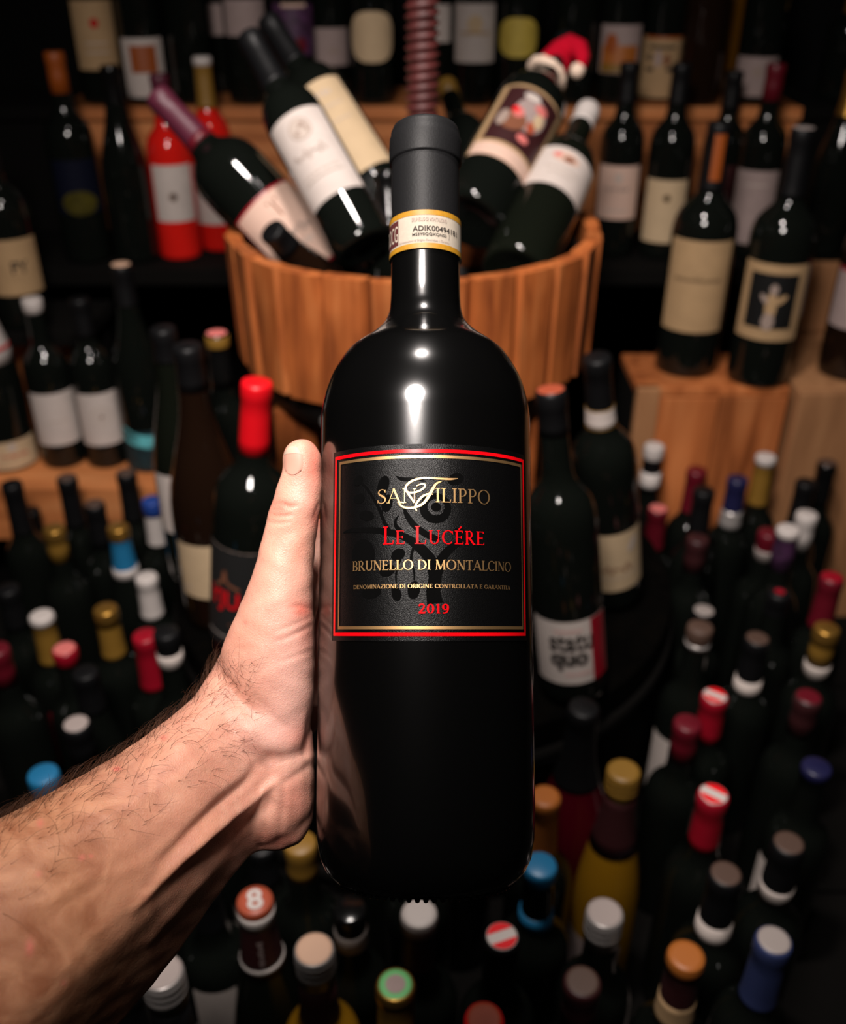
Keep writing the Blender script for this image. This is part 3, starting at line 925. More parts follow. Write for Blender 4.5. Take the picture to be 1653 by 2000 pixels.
def line_text(body, x0, x1, ytop, ybase, m, weight=1.0, gap=0.05, xm=None):
    xm = xm or (x0 + x1) / 2
    A0 = lz(x0, ybase, r3)[0]; A1 = lz(x1, ybase, r3)[0]
    Z0 = lz(xm, ybase, r3)[1]; Z1 = lz(xm, ytop, r3)[1]
    return mesh_obj('lettering', *serif_text(r3, body, A0, A1, Z0, Z1, weight, gap), M[m], lab)
line_text('SAN', 470, 738, 395, 490, 'hb_gold', 0.85)
line_text('ILIPPO', 862, 1232, 395, 490, 'hb_gold', 0.85)
line_text([('L', 1.0), ('E', 0.76), (' ', 1.0), ('L', 1.0), ('U', 0.76), ('C', 0.76), ('\u00c9', 0.76), ('R', 0.76), ('E', 0.76)], 508, 1192, 645, 765, 'hb_red', 1.0, 0.09)
line_text('BRUNELLO DI MONTALCINO', 305, 1372, 872, 938, 'hb_gold', 1.15, 0.03)
line_text('DENOMINAZIONE DI ORIGINE CONTROLLATA E GARANTITA', 312, 1366, 1036, 1062, 'hb_gold', 1.45, 0.06)
line_text('2019', 747, 958, 1170, 1232, 'hb_red', 1.15, 0.07)
def lpath(P, sub=6):
    return smooth_profile([lz(x, y, r3) for x, y in P], sub)
def wpath(Wd, sub=6):
    k = 1 / (3.444 * FPX) * 0.41
    return [max(0.0001, q[0]) for q in smooth_profile([(x * k, i) for i, x in enumerate(Wd)], sub)]
# swash F of the script initial
P = [(1015, 326), (960, 330), (880, 326), (790, 322), (715, 338), (668, 375), (672, 415), (720, 420), (772, 400), (796, 372), (775, 362), (735, 375)]
Wd = [4, 14, 12, 13, 14, 15, 14, 12, 13, 12, 9, 6]
s1 = ribbon(r3 + 0.0001, lpath(P), wpath(Wd))
P = [(905, 345), (868, 362), (838, 410), (812, 455), (775, 498), (715, 522), (655, 520), (622, 498), (632, 486), (652, 492)]
Wd = [5, 14, 20, 20, 17, 14, 13, 12, 9, 6]
s2 = ribbon(r3 + 0.0001, lpath(P), wpath(Wd))
P = [(848, 432), (812, 430), (772, 450), (738, 490), (728, 520), (738, 545)]
Wd = [6, 12, 14, 14, 12, 6]
s3_ = ribbon(r3 + 0.0001, lpath(P), wpath(Wd))
mesh_obj('lettering', *join_data([s1, s2, s3_]), M['hb_gold'], lab)
# spot-varnished tree
def vpath(P, Wd):
    return ribbon(r1, smooth_profile([lz(x, y, r1) for x, y in P], 5), wpath(Wd, 5))
tree = [
    vpath([(862, 1168), (850, 1080), (862, 1000), (850, 920), (815, 850), (745, 780), (660, 720), (560, 690), (420, 672), (300, 676), (245, 690)], [110, 96, 90, 86, 76, 66, 52, 46, 40, 30, 14]),
    vpath([(870, 960), (905, 870), (960, 800), (1040, 750), (1120, 735)], [86, 70, 52, 36, 14]),
    vpath([(890, 740), (800, 700), (720, 640), (670, 570), (655, 530)], [40, 44, 42, 34, 16]),
    vpath([(640, 690), (600, 650), (595, 610), (615, 575)], [34, 28, 20, 8]),
    vpath([(560, 690), (520, 620), (470, 500), (400, 390), (350, 340)], [28, 26, 22, 18, 10]),
    vpath([(500, 560), (530, 480), (520, 400)], [16, 14, 10]),
    vpath([(720, 780), (700, 860), (720, 960), (720, 1010)], [20, 18, 14, 10]),
    vpath([(640, 830), (600, 960), (600, 1030)], [14, 14, 10]),
    vpath([(600, 310), (640, 330), (720, 330), (800, 345)], [10, 26, 22, 8]),
]
k_ = 1 / (3.444 * FPX) * 0.41
def leaf(x, y, rx, ry, rot=0.0):
    c = lz(x, y, r1)
    return fan_patch(r1 + 0.00001, ellipse_pts(c[0], c[1], rx * k_, ry * k_, 18, math.radians(rot)), c[0], c[1], rings=3)
for q in ((512, 372, 42, 70, -20), (538, 492, 40, 62, -15), (345, 340, 46, 34, 30), (350, 462, 50, 34, 5), (400, 575, 62, 36, -10), (375, 840, 98, 112, 0), (612, 838, 52, 40, 30), (540, 945, 60, 40, 20),
          (718, 1075, 42, 62, -10), (600, 1100, 34, 52, 15), (430, 1090, 78, 44, 5), (865, 525, 110, 105, 0), (1000, 330, 60, 40, 20), (1040, 700, 60, 40, -30)):
    tree.append(leaf(*q))
v, fc = join_data(tree)
mesh_obj('varnished_tree', v, fc, M['varnish'], lab)
c = lz(868, 518, r2)
p = ellipse_pts(c[0], c[1], 46 * k_, 44 * k_, 24); p.append(p[0])
d1 = ribbon(r2, p, 24 * k_)
mesh_obj('print', *d1, M['hb_paper'], lab)

# ================================================================== the hand and forearm
def section(pl, pr_, thick, n=32, power=2.25, skew=0.0):
    c = (pl + pr_) * 0.5
    e1 = (pr_ - pl) * 0.5
    w_ = (c - CAM).normalized()
    e2 = (w_ - e1 * (w_.dot(e1) / e1.dot(e1))).normalized() * thick
    out = []
    for k in range(n):
        a = 2 * math.pi * k / n
        cc, ss = math.cos(a), math.sin(a)
        x = math.copysign(abs(cc) ** (2 / power), cc); y = math.copysign(abs(ss) ** (2 / power), ss)
        if y < 0: x -= skew * (-y) * (1 - x * x)
        out.append(c + e1 * x + e2 * y)
    return out

ARM_FRONT = smooth_profile([(-1, 0), (-0.93, -0.42), (-0.62, -0.82), (-0.15, -0.99), (0.20, -0.97), (0.50, -0.66), (0.78, -0.30), (1, 0)], 3)
def arm_section(pl, pr_, thick):
    c = (pl + pr_) * 0.5
    e1 = (pr_ - pl) * 0.5
    w_ = (c - CAM).normalized()
    e2 = (w_ - e1 * (w_.dot(e1) / e1.dot(e1))).normalized() * thick
    back = [(math.cos(a), math.sin(a)) for a in np.linspace(0, math.pi, 20)[1:-1]]
    return [c + e1 * x + e2 * y for x, y in list(ARM_FRONT) + back]

def loft(stations, n=32, power=2.25, sub=4, skew=0.0):
    """stations: (uL, vL, uR, vR, depth, thickness) -> closed tube"""
    S = np.array(stations, float)
    R = []
    m = len(S)
    for i in range(m - 1):
        p0, p1, p2, p3 = S[max(i - 1, 0)], S[i], S[i + 1], S[min(i + 2, m - 1)]
        for k in range(sub):
            t = k / sub
            R.append(0.5 * (2 * p1 + (p2 - p0) * t + (2 * p0 - 5 * p1 + 4 * p2 - p3) * t * t + (3 * p1 - p0 - 3 * p2 + p3) * t ** 3))
    R.append(S[-1])
    V, F = [], []
    for r in R:
        pl, pr2 = at(r[0], r[1], r[4]), at(r[2], r[3], r[4])
        V += arm_section(pl, pr2, r[5]) if skew else section(pl, pr2, r[5], n, power)
    n = len(V) // len(R)
    for i in range(len(R) - 1):
        for k in range(n):
            j = (k + 1) % n
            F.append((i * n + k, i * n + j, (i + 1) * n + j, (i + 1) * n + k))
    F.append(tuple(range(n))[::-1]); F.append(tuple(range((len(R) - 1) * n, len(R) * n)))
    return V, F

def capsule_chain(P, radii, seg=16):
    """rounded tube through points with radii"""
    path = [Vector(p) for p in P]; rad = list(radii)
    d0 = (path[0] - path[1]).normalized(); d1 = (path[-1] - path[-2]).normalized()
    a = [path[0] + d0 * rad[0] * q for q in (0.98, 0.8, 0.45)]; ar = [rad[0] * q for q in (0.2, 0.6, 0.89)]
    b = [path[-1] + d1 * rad[-1] * q for q in (0.45, 0.8, 0.98)]; br = [rad[-1] * q for q in (0.89, 0.6, 0.2)]
    mid = smooth_profile3(path, rad)
    return tube_data(a + mid[0] + b, ar + mid[1] + br, seg)

def smooth_profile3(path, rad, sub=5):
    P, Rr = [], []
    n = len(path)
    for i in range(n - 1):
        q = [max(i - 1, 0), i, i + 1, min(i + 2, n - 1)]
        p0, p1, p2, p3 = [path[k] for k in q]; r0, r1_, r2_, r3_ = [rad[k] for k in q]
        for k in range(sub):
            t = k / sub
            P.append(0.5 * ((2 * p1) + (p2 - p0) * t + (2 * p0 - 5 * p1 + 4 * p2 - p3) * t * t + (3 * p1 - p0 - 3 * p2 + p3) * t ** 3))
            Rr.append(r1_ + (r2_ - r1_) * t)
    P.append(path[-1]); Rr.append(rad[-1])
    return P, Rr

def cyl(phi, r, s):
    """point beside the held bottle: phi 0 = its left side, 90 = its far side; s = height above the bottle base"""
    a = math.radians(phi)
    return HB_M @ Vector((-r * math.cos(a), r * math.sin(a), s))

parts = []
# forearm into wrist
parts.append(loft([
    (-420, 1800, -100, 2440, 0.345, 0.046), (-230, 1712, 60, 2250, 0.362, 0.046), (0, 1598, 200, 2045, 0.390, 0.045), (120, 1536, 300, 1925, 0.410, 0.043), (230, 1474, 380, 1818, 0.428, 0.040),
    (320, 1410, 448, 1722, 0.442, 0.036), (380, 1358, 495, 1670, 0.455, 0.0310), (418, 1300, 540, 1655, 0.464, 0.0265), (455, 1235, 578, 1610, 0.468, 0.0225), (500, 1200, 600, 1520, 0.472, 0.018)], 40, 1.95, skew=0.42))
# thenar and thumb
parts.append(loft([
    (430, 1330, 600, 1470, 0.462, 0.020), (432, 1270, 613, 1365, 0.461, 0.0215), (468, 1187, 614, 1250, 0.460, 0.0195), (497, 1112, 612, 1152, 0.459, 0.0160), (513, 1050, 615, 1076, 0.459, 0.0132),
    (523, 1008, 622, 1020, 0.458, 0.0118), (531, 985, 627, 992, 0.4575, 0.0113), (541, 952, 630, 955, 0.457, 0.0102), (551, 918, 630, 918, 0.4565, 0.0096), (553, 890, 627, 888, 0.456, 0.0090), (560, 872, 617, 870, 0.4558, 0.0078), (572, 861, 604, 860, 0.4556, 0.0052), (582, 857.5, 594, 857.5, 0.4555, 0.002)], 32, 2.15))
# heel of the hand
parts.append(capsule_chain([at(500, 1560, 0.463), at(530, 1566, 0.462), at(534, 1520, 0.461), at(542, 1450, 0.462)], [0.018, 0.0200, 0.0195, 0.0175]))
parts.append(capsule_chain([at(520, 1598, 0.465), at(554, 1600, 0.464), at(572, 1556, 0.466), at(568, 1500, 0.470)], [0.0140, 0.0140, 0.0105, 0.0110]))
parts.append(capsule_chain([at(440, 1400, 0.452), at(490, 1425, 0.452), at(545, 1440, 0.455)], [0.012, 0.0145, 0.013]))
# palm rays and fingers round the far side of the bottle
wrist_c = at(500, 1500, 0.478)
for s, ln, r0_ in ((0.168, 126, 0.0098), (0.145, 131, 0.0100), (0.121, 128, 0.0096), (0.098, 120, 0.0086)):
    rb = 0.0504
    kn = cyl(42, rb + 0.0155, s - 0.010)
    parts.append(capsule_chain([wrist_c + (kn - wrist_c) * 0.05 + Vector((0, 0, (s - 0.13) * 0.25)), wrist_c * 0.5 + kn * 0.5 + Vector((-0.004, 0.004, (s - 0.13) * 0.1)), kn], [0.0150, 0.0150, 0.0140]))
    parts.append(capsule_chain([kn, cyl(66, rb + 0.0125, s - 0.004), cyl(88, rb + 0.0112, s), cyl(104, rb + 0.0102, s + 0.001), cyl(0.9 * ln, rb + 0.0094, s + 0.001), cyl(ln, rb + 0.0084, s)],
                               [0.0130, r0_ * 1.12, r0_ * 1.04, r0_, r0_ * 0.93, r0_ * 0.80]))
# webbing between thumb and index
parts.append(capsule_chain([at(560, 1240, 0.468), at(590, 1170, 0.482), cyl(35, 0.0620, 0.158)], [0.013, 0.009, 0.011]))
V, F = join_data([([tuple(p) for p in a], b) for a, b in parts])
hand = mesh_obj('person', V, F, mat('tmp_skin', (0.7, 0.45, 0.35, 1)))
rm = hand.modifiers.new('remesh', 'REMESH'); rm.mode = 'VOXEL'; rm.voxel_size = 0.00115; rm.use_smooth_shade = True
sm = hand.modifiers.new('smooth', 'SMOOTH'); sm.factor = 0.5; sm.iterations = 22
dg = bpy.context.evaluated_depsgraph_get()
me = bpy.data.meshes.new_from_object(hand.evaluated_get(dg))
hand.modifiers.clear()
old = hand.data; hand.data = me; bpy.data.meshes.remove(old)
me.name = 'person'

n = len(me.vertices)
co = np.empty(n * 3); me.vertices.foreach_get('co', co); co = co.reshape(-1, 3)
no = np.empty(n * 3); me.vertices.foreach_get('normal', no); no = no.reshape(-1, 3)
def px(co):
    q = co - np.array(CAM)
    d = q @ np.array(FWD)
    return 826.5 + FPX * (q @ np.array(RIGHT)) / d, 1000 - FPX * (q @ np.array(UP)) / d, d
U_, V_, D_ = px(co)
view = (np.array(CAM) - co); view /= np.linalg.norm(view, axis=1)[:, None]
facing = np.clip((no * view).sum(1) * 2.5, 0, 1)
disp = np.zeros(n)
def seg_dist(P):
    best = np.full(n, 1e9); 
    for (x0, y0), (x1, y1) in zip(P, P[1:]):
        dx, dy = x1 - x0, y1 - y0
        t = np.clip(((U_ - x0) * dx + (V_ - y0) * dy) / (dx * dx + dy * dy), 0, 1)
        best = np.minimum(best, np.hypot(U_ - x0 - t * dx, V_ - y0 - t * dy))
    return best
def carve(P, depth, width):
    global disp
    P = smooth_profile(P, 4)
    best = np.full(n, 1e9); par = np.zeros(n)
    L_ = len(P) - 1
    for k, ((x0, y0), (x1, y1)) in enumerate(zip(P, P[1:])):
        dx, dy = x1 - x0, y1 - y0
        t = np.clip(((U_ - x0) * dx + (V_ - y0) * dy) / (dx * dx + dy * dy + 1e-9), 0, 1)
        dd = np.hypot(U_ - x0 - t * dx, V_ - y0 - t * dy)
        m_ = dd < best
        best[m_] = dd[m_]; par[m_] = (k + t[m_]) / L_
    taper = np.sin(np.clip(par, 0, 1) * math.pi) ** 0.7
    disp -= depth * np.exp(-(best / width) ** 2) * facing * taper
# thumb joint creases
for P, dp, wd in [([(529, 986), (548, 983), (570, 990)], .0006, 3.2), ([(525, 1004), (545, 1007), (574, 1006)], .0007, 3.2), ([(552, 985), (566, 991), (584, 985)], .0006, 3.0), ([(530, 995), (545, 997), (560, 996)], .0004, 2.5), ([(520, 1018), (540, 1022), (572, 1020)], .0004, 3.0),
                  ([(612, 1018), (619, 995), (625, 980)], .0005, 4), ([(560, 1189), (585, 1184), (612, 1190)], .0004, 5), ([(535, 1254), (575, 1240), (618, 1216)], .0005, 5), ([(530, 1236), (570, 1222), (612, 1203)], .0003, 4), ([(540, 1296), (580, 1282), (618, 1266)], .0003, 5),
                  # palm lines and wrist creases
                  ([(614, 1380), (606, 1435), (596, 1480)], .0016, 9), ([(505, 1490), (560, 1478), (618, 1462)], .0008, 10), ([(618, 1486), (585, 1510), (545, 1536)], .0009, 9), ([(526, 1465), (529, 1530), (522, 1605)], .0011, 11), ([(556, 1520), (553, 1580), (543, 1665)], .0006, 8), ([(532, 1530), (520, 1600), (506, 1660)], .0006, 8),
                  ([(445, 1336), (485, 1395), (520, 1460)], .0004, 8), ([(470, 1358), (510, 1410), (545, 1450)], .0004, 7), ([(492, 1350), (535, 1400), (566, 1425)], .0003, 6),
                  # tendons and the grooves beside them
                  ([(250, 1790), (330, 1702), (395, 1642), (455, 1590), (510, 1550), (545, 1522)], -.0026, 9), ([(300, 1700), (370, 1628), (440, 1562), (486, 1524), (505, 1485)], .0024, 12), ([(300, 1770), (390, 1685), (470, 1618), (535, 1560)], .0018, 11), ([(280, 1850), (370, 1745), (455, 1660)], -.0014, 11),
                  # faint veins are raised
                  ([(60, 1650), (200, 1600), (300, 1540), (400, 1495)], -.0006, 13), ([(30, 1790), (170, 1720), (270, 1690), (370, 1610)], -.0005, 13), ([(170, 1550), (240, 1620), (310, 1665)], -.0004, 11), ([(100, 1920), (210, 1800), (310, 1735)], -.0004, 13)]:
    carve(P, dp, wd)
co2 = co + no * disp[:, None]
co2 += no * ((np.sin(co[:, 0] * 310 + np.sin(co[:, 2] * 270)) * np.sin(co[:, 1] * 290 + co[:, 2] * 240)) * 0.00022)[:, None]
# flush (skin redness) is real skin colouring; tan also paints in light falloff
flush = np.zeros(n); pale = np.zeros(n)
def blot(u, v, ru, rv, a, arr):
    arr += a * np.exp(-((U_ - u) / ru) ** 2 - ((V_ - v) / rv) ** 2)
for q in ((545, 988, 22, 10, .8), (548, 1005, 22, 8, .5), (612, 920, 20, 40, .7), (618, 1010, 12, 26, .8), (590, 1190, 22, 16, .9), (600, 1240, 20, 50, .35), (590, 1440, 35, 30, .45), (575, 1560, 30, 40, .3), (540, 1645, 40, 20, .6), (610, 880, 14, 26, .5),
          (228, 1502, 7, 4, 1.6), (320, 1441, 9, 5, .9), (160, 1675, 6, 5, .9), (178, 1672, 4, 4, .9), (58, 1850, 7, 16, .9), (78, 1608, 6, 8, .8), (125, 1920, 6, 6, .6), (75, 1708, 6, 6, .6), (480, 1216, 6, 6, .5)):
    blot(*q, flush)
tan = np.clip((470 - U_ + (V_ - 1450) * 0.35) / 420.0, 0, 1)  # darkens the forearm toward its near end, light falloff put into colour
blot(575, 1320, 60, 180, .55, pale); blot(590, 960, 25, 40, .35, pale); blot(520, 1430, 60, 50, .4, pale)
org = np.array(at(470, 1500, 0.465))
me.vertices.foreach_set('co', (co2 - org).ravel())
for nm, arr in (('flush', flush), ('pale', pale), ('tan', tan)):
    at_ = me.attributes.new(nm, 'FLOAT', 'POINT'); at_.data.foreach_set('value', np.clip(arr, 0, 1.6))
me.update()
hand.location = Vector(org)
me.polygons.foreach_set('use_smooth', [True] * len(me.polygons))

def skin_material():
    m = bpy.data.materials.new('skin'); m.use_nodes = True
    nt = m.node_tree; L = nt.links; N = nt.nodes
    b = N['Principled BSDF']
    tc = N.new('ShaderNodeTexCoord')
    def noise(scale, detail=4, dist=0.0):
        q = N.new('ShaderNodeTexNoise'); q.inputs['Scale'].default_value = scale; q.inputs['Detail'].default_value = detail; q.inputs['Distortion'].default_value = dist
        L.new(tc.outputs['Object'], q.inputs['Vector']); return q
    def ramp(fac, c0, c1, p0, p1):
        r = N.new('ShaderNodeValToRGB'); e = r.color_ramp.elements
        e[0].position, e[1].position = p0, p1; e[0].color, e[1].color = c0, c1
        L.new(fac, r.inputs['Fac']); return r
    def mix(fac, a, bcol):
        q = N.new('ShaderNodeMix'); q.data_type = 'RGBA'
        if hasattr(fac, 'links') or hasattr(fac, 'is_linked'): L.new(fac, q.inputs['Factor'])
        else: q.inputs['Factor'].default_value = fac
        if isinstance(a, tuple): q.inputs[6].default_value = a
        else: L.new(a, q.inputs[6])
        if isinstance(bcol, tuple): q.inputs[7].default_value = bcol
        else: L.new(bcol, q.inputs[7])
        return q.outputs[2]
    base = ramp(noise(38, 5, 1.2).outputs['Fac'], (0.62, 0.275, 0.190, 1), (0.80, 0.42, 0.31, 1), 0.3, 0.7).outputs['Color']
    fine = ramp(noise(170, 4, 0.8).outputs['Fac'], (0, 0, 0, 1), (1, 1, 1, 1), 0.42, 0.72)
    c = mix(fine.outputs['Color'], base, (0.72, 0.33, 0.24, 1))
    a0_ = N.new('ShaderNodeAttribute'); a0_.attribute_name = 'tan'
    tan_falloff = ramp(noise(55, 5, 1.5).outputs['Fac'], (0.36, 0.135, 0.065, 1), (0.60, 0.285, 0.155, 1), 0.32, 0.68).outputs['Color']  # darker orange skin, stands in for dimmer light on the forearm
    c = mix(a0_.outputs['Fac'], c, tan_falloff)
    a1_ = N.new('ShaderNodeAttribute'); a1_.attribute_name = 'pale'
    c = mix(a1_.outputs['Fac'], c, (0.86, 0.52, 0.45, 1))
    a2_ = N.new('ShaderNodeAttribute'); a2_.attribute_name = 'flush'
    c = mix(a2_.outputs['Fac'], c, (0.70, 0.20, 0.145, 1))
    L.new(c, b.inputs['Base Color'])
    b.inputs['Roughness'].default_value = 0.46
    b.inputs['Specular IOR Level'].default_value = 0.38
    b.inputs['Subsurface Weight'].default_value = 0.18
    b.inputs['Subsurface Radius'].default_value = (0.006, 0.0022, 0.0012)
    b.inputs['Subsurface Scale'].default_value = 1.0
    # fine relief: skin cells and pores
    vo = N.new('ShaderNodeTexVoronoi'); vo.inputs['Scale'].default_value = 950; vo.feature = 'DISTANCE_TO_EDGE'
    L.new(tc.outputs['Object'], vo.inputs['Vector'])
    n3 = noise(420, 5, 0.6)
    ad = N.new('ShaderNodeMath'); ad.operation = 'ADD'
    L.new(vo.outputs['Distance'], ad.inputs[0]); L.new(n3.outputs['Fac'], ad.inputs[1])
    bp = N.new('ShaderNodeBump'); bp.inputs['Strength'].default_value = 0.22; bp.inputs['Distance'].default_value = 0.0009
    L.new(ad.outputs[0], bp.inputs['Height']); L.new(bp.outputs['Normal'], b.inputs['Normal'])
    return m
M['skin'] = skin_material()
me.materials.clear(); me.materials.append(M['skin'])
tag(hand, 'bare hairy forearm and hand, thumb up, gripping the large black bottle', 'person')

# thumb nail: laid on the thumb by casting onto its surface
bvh = BVHTree.FromPolygons([Vector(q) for q in co2], [tuple(p.vertices) for p in me.polygons])
M['nail'] = mat('fingernail', (0.60, 0.30, 0.225, 1), 0.5, spec=0.35)
M['nail_edge'] = mat('fingernail_free_edge', (0.52, 0.38, 0.29, 1), 0.6)
def cast(u, v):
    h = bvh.ray_cast(CAM, ray(u, v).normalized())
    return h[0], h[1]
def nail_grid(rows, lift, nu=12):
    Vn, Fn = [], []
    for j, (v_, uL, uR, bow) in enumerate(rows):
        for i in range(nu + 1):
            t = i / nu
            u_ = uL + (uR - uL) * t
            vv_ = v_ + bow * (1 - (2 * t - 1) ** 2)
            p, nn = cast(u_, vv_)
            if p is None: p, nn = cast(u_ + 3, vv_ + 2)
            edge = min(1.0, 5.0 * min(t + 0.06, 1 - t) )
            Vn.append(p + nn * (lift * edge - 0.00015) - Vector(org))
    for j in range(len(rows) - 1):
        for i in range(nu):
            k = j * (nu + 1) + i
            Fn.append((k, k + 1, k + nu + 2, k + nu + 1))
    return Vn, Fn
rows = [(921, 558.5, 586, 6), (919, 556.5, 590.5, 5.5), (914, 555, 593.5, 4), (907, 554.3, 595, 2), (900, 554.2, 595.3, 0), (893, 554.4, 595, -2), (889, 554.8, 594.2, -3.5)]
Vn, Fn = nail_grid(rows, 0.0005)
nl = mesh_obj('thumb_nail', Vn, Fn, M['nail'], hand)
rows = [(889, 554.8, 594.2, -3.5), (886, 555.4, 592.8, -5.5), (883, 556.6, 590.5, -7), (880.5, 558.5, 586.5, -8)]
Vn, Fn = nail_grid(rows, 0.0006)
mesh_obj('nail_free_edge', Vn, Fn, M['nail_edge'], nl)

# arm hair
M['hair'] = mat('brown_arm_hair', (0.055, 0.022, 0.010, 1), 0.5, spec=0.3)
def hair_tube(p, nrm, tang, length, rad, curl):
    pts = []
    side = nrm.cross(tang).normalized()
    for k in range(6):
        t = k / 5
        pts.append(p + tang * (length * t * 0.95) + nrm * (length * 0.34 * math.sin(t * 2.1)) + side * (curl * length * t * t))
    return tube_data(pts, [rad * (1 - 0.75 * k / 5) for k in range(6)], 4)
hp_parts = []
fvis = np.where(facing > -1)[0]
reg = (U_ > -30) & (U_ < 500) & (V_ > 1290) & (V_ < 1800)
# image-side distance above the arm's lower border keeps hair on the outer side of the forearm
upper = (V_ - (1600 - 0.62 * U_))
idx = np.where(reg & (upper < 190) & ((no * view).sum(1) > -0.30))[0]
wgt = np.exp(-np.clip(upper[idx], 0, 400) / 75.0)
wgt /= wgt.sum()
pick = rng.choice(idx, size=850, replace=False, p=wgt)
arm_dir = (at(400, 1400, 0.45) - at(0, 1650, 0.39)).normalized()
for i in pick:
    p = Vector(co2[i]) - Vector(org); nn = Vector(no[i])
    up_t = (UP - nn * UP.dot(nn))
    ad_ = arm_dir - nn * arm_dir.dot(nn)
    th_ = rng.normal(0, 0.55)
    tg = (ad_.normalized() * math.cos(th_) * 0.75 + nn.cross(ad_).normalized() * (math.sin(th_) - 0.25))
    tg = (tg - nn * tg.dot(nn)).normalized()
    ln_ = float(rng.uniform(0.005, 0.0135))
    hp_parts.append(hair_tube(p, nn, tg, ln_, 0.00007, float(rng.normal(0, 0.5))))
V, F = join_data([([tuple(p) for p in a], b) for a, b in hp_parts])
ho = mesh_obj('arm_hair', V, F, M['hair'], hand); ho['kind'] = 'stuff'

# ================================================================== bottles in the press basket
GP = 'bottles piled in the press basket'
def lean_px(tu, tv, td, bu, bv, bd, H, roll=0.0):
    tp, bp2 = at(tu, tv, td), at(bu, bv, bd)
    a = (tp - bp2).normalized()
    return leaning(tp - a * H, tp, roll)
bottle('dark bottle with burgundy foil neck leaning out over the basket rim', lean_px(306, 186, 1.17, 652, 556, 1.19, 0.32), 'bordeaux', 0.0455, 0.32, cap=('burgundy', 0.078), bands=[(0.070, 0.080, 'red_dark')], group=GP,
       labels=[dict(z=(0.028, 0.139), w=62, m='red', yaw=12), dict(z=(0.0315, 0.1355), w=59, m='paper_pink', yaw=12, r=0.0464,
               prints=[('text', 'ink_brown', 'T', -0.004, 0.010, 0.104, 0.126), ('bars', 'ink_grey', -0.020, 0.024, 0.074, 0.086, 6), ('bars', 'ink_light', -0.012, 0.016, 0.060, 0.067, 7)])])
bottle('dark bottle with white round-crest label leaning in front of a cream-labelled one', lean_px(487, 72, 1.12, 722, 500, 1.07, 0.296), 'bordeaux', 0.0350, 0.296, cap=('black', 0.075), group=GP,
       labels=[dict(z=(0.057, 0.166), w=62, m='paper', prints=[('ell', 'ink_light', 0, 0.143, 0.0125, 0.0125), ('ring', 'ink_grey', 0, 0.143, 0.0125, 0.0125, 0.0012),
               ('ell', 'ink_grey', 0.003, 0.147, 0.005, 0.003, 0.4), ('ell', 'ink_grey', -0.005, 0.139, 0.003, 0.003), ('ell', 'ink_grey', 0.007, 0.141, 0.002, 0.004), ('squig', 'ink_grey', -0.022, 0.018, 0.106, 0.120, 0.0012),
               ('bars', 'ink_light', -0.024, 0.022, 0.088, 0.0915, 13), ('rect', 'ink_light', -0.026, 0.024, 0.0825, 0.0838)])])
bottle('dark bottle with plain cream label tucked behind the white-labelled one', lean_px(524, 40, 1.27, 800, 470, 1.22, 0.31), 'bordeaux', 0.0385, 0.31, cap=('black', 0.075), group=GP,
       labels=[dict(z=(0.045, 0.180), w=64, m='paper_cream', prints=[('bars', 'ink_light', -0.015, 0.02, 0.156, 0.164, 6), ('rect', 'ink_light', -0.015, 0.025, 0.140, 0.1415), ('rect', 'ink_light', -0.015, 0.025, 0.118, 0.1192)])])
mx = lean_px(1108, 80, 1.30, 880, 498, 1.125, 0.353)
bottle('wide dark bottle with a colourful painted label, under the red hat', mx, 'bordeaux', 0.0450, 0.353, cap=('black', 0.07), group=GP,
       labels=[dict(z=(0.066, 0.196), w=62, m='paper_tan', prints=[('rect', 'paper_pink', -0.0455, 0.0455, 0.0665, 0.088), ('rect', 'choc', -0.039, 0.039, 0.093, 0.191), ('ell', 'paper_grey', 0.004, 0.151, 0.022, 0.028),
               ('ell', 'ink_brown', -0.012, 0.132, 0.017, 0.017), ('ell', 'pink', -0.010, 0.146, 0.007, 0.008), ('ell', 'copper', 0.012, 0.134, 0.006, 0.010), ('ell', 'paper_cream', 0.017, 0.150, 0.007, 0.012), ('ell', 'pink', 0.014, 0.167, 0.009, 0.007),
               ('ell', 'paper', -0.003, 0.178, 0.011, 0.006), ('ell', 'red_bright', -0.015, 0.150, 0.0045, 0.0055), ('ell', 'ink_grey', -0.026, 0.132, 0.007, 0.014), ('ell', 'pink', 0.009, 0.110, 0.008, 0.006)])])
bottle('dark green bottle with white cap and white label over the basket rim', lean_px(1150, 214, 1.29, 960, 640, 1.07, 0.335), 'bordeaux', 0.0415, 0.335, glass='glass_green', cap=('white', 0.040), group=GP,
       labels=[dict(z=(0.118, 0.190), w=64, m='paper', prints=[('ell', 'paper_pink', 0, 0.172, 0.018, 0.010), ('ell', 'ink_brown', 0.004, 0.170, 0.008, 0.005, 0.3), ('ell', 'pink', -0.012, 0.174, 0.006, 0.004), ('rect', 'ink_light', -0.022, 0.022, 0.150, 0.152), ('rect', 'ink_light', -0.016, 0.016, 0.140, 0.1415)])])
bottle('dark bottle with gold-flecked top behind the press screw', lean_px(872, 165, 1.42, 945, 400, 1.30, 0.30), 'bordeaux', 0.0330, 0.30, cap=('mustard', 0.03), group=GP)
bottle('black-topped bottle poking up over the cream label', lean_px(756, 335, 1.12, 765, 500, 1.14, 0.22), 'bordeaux', 0.0290, 0.22, cap=('black_gloss', 0.06), group=GP)
bottle('brown bottle whose neck covers the pinkish label corner', lean_px(530, 450, 1.06, 625, 552, 1.13, 0.20), 'hock', 0.030, 0.20, glass='glass_brown', cap=('black', 0.03), group=GP)

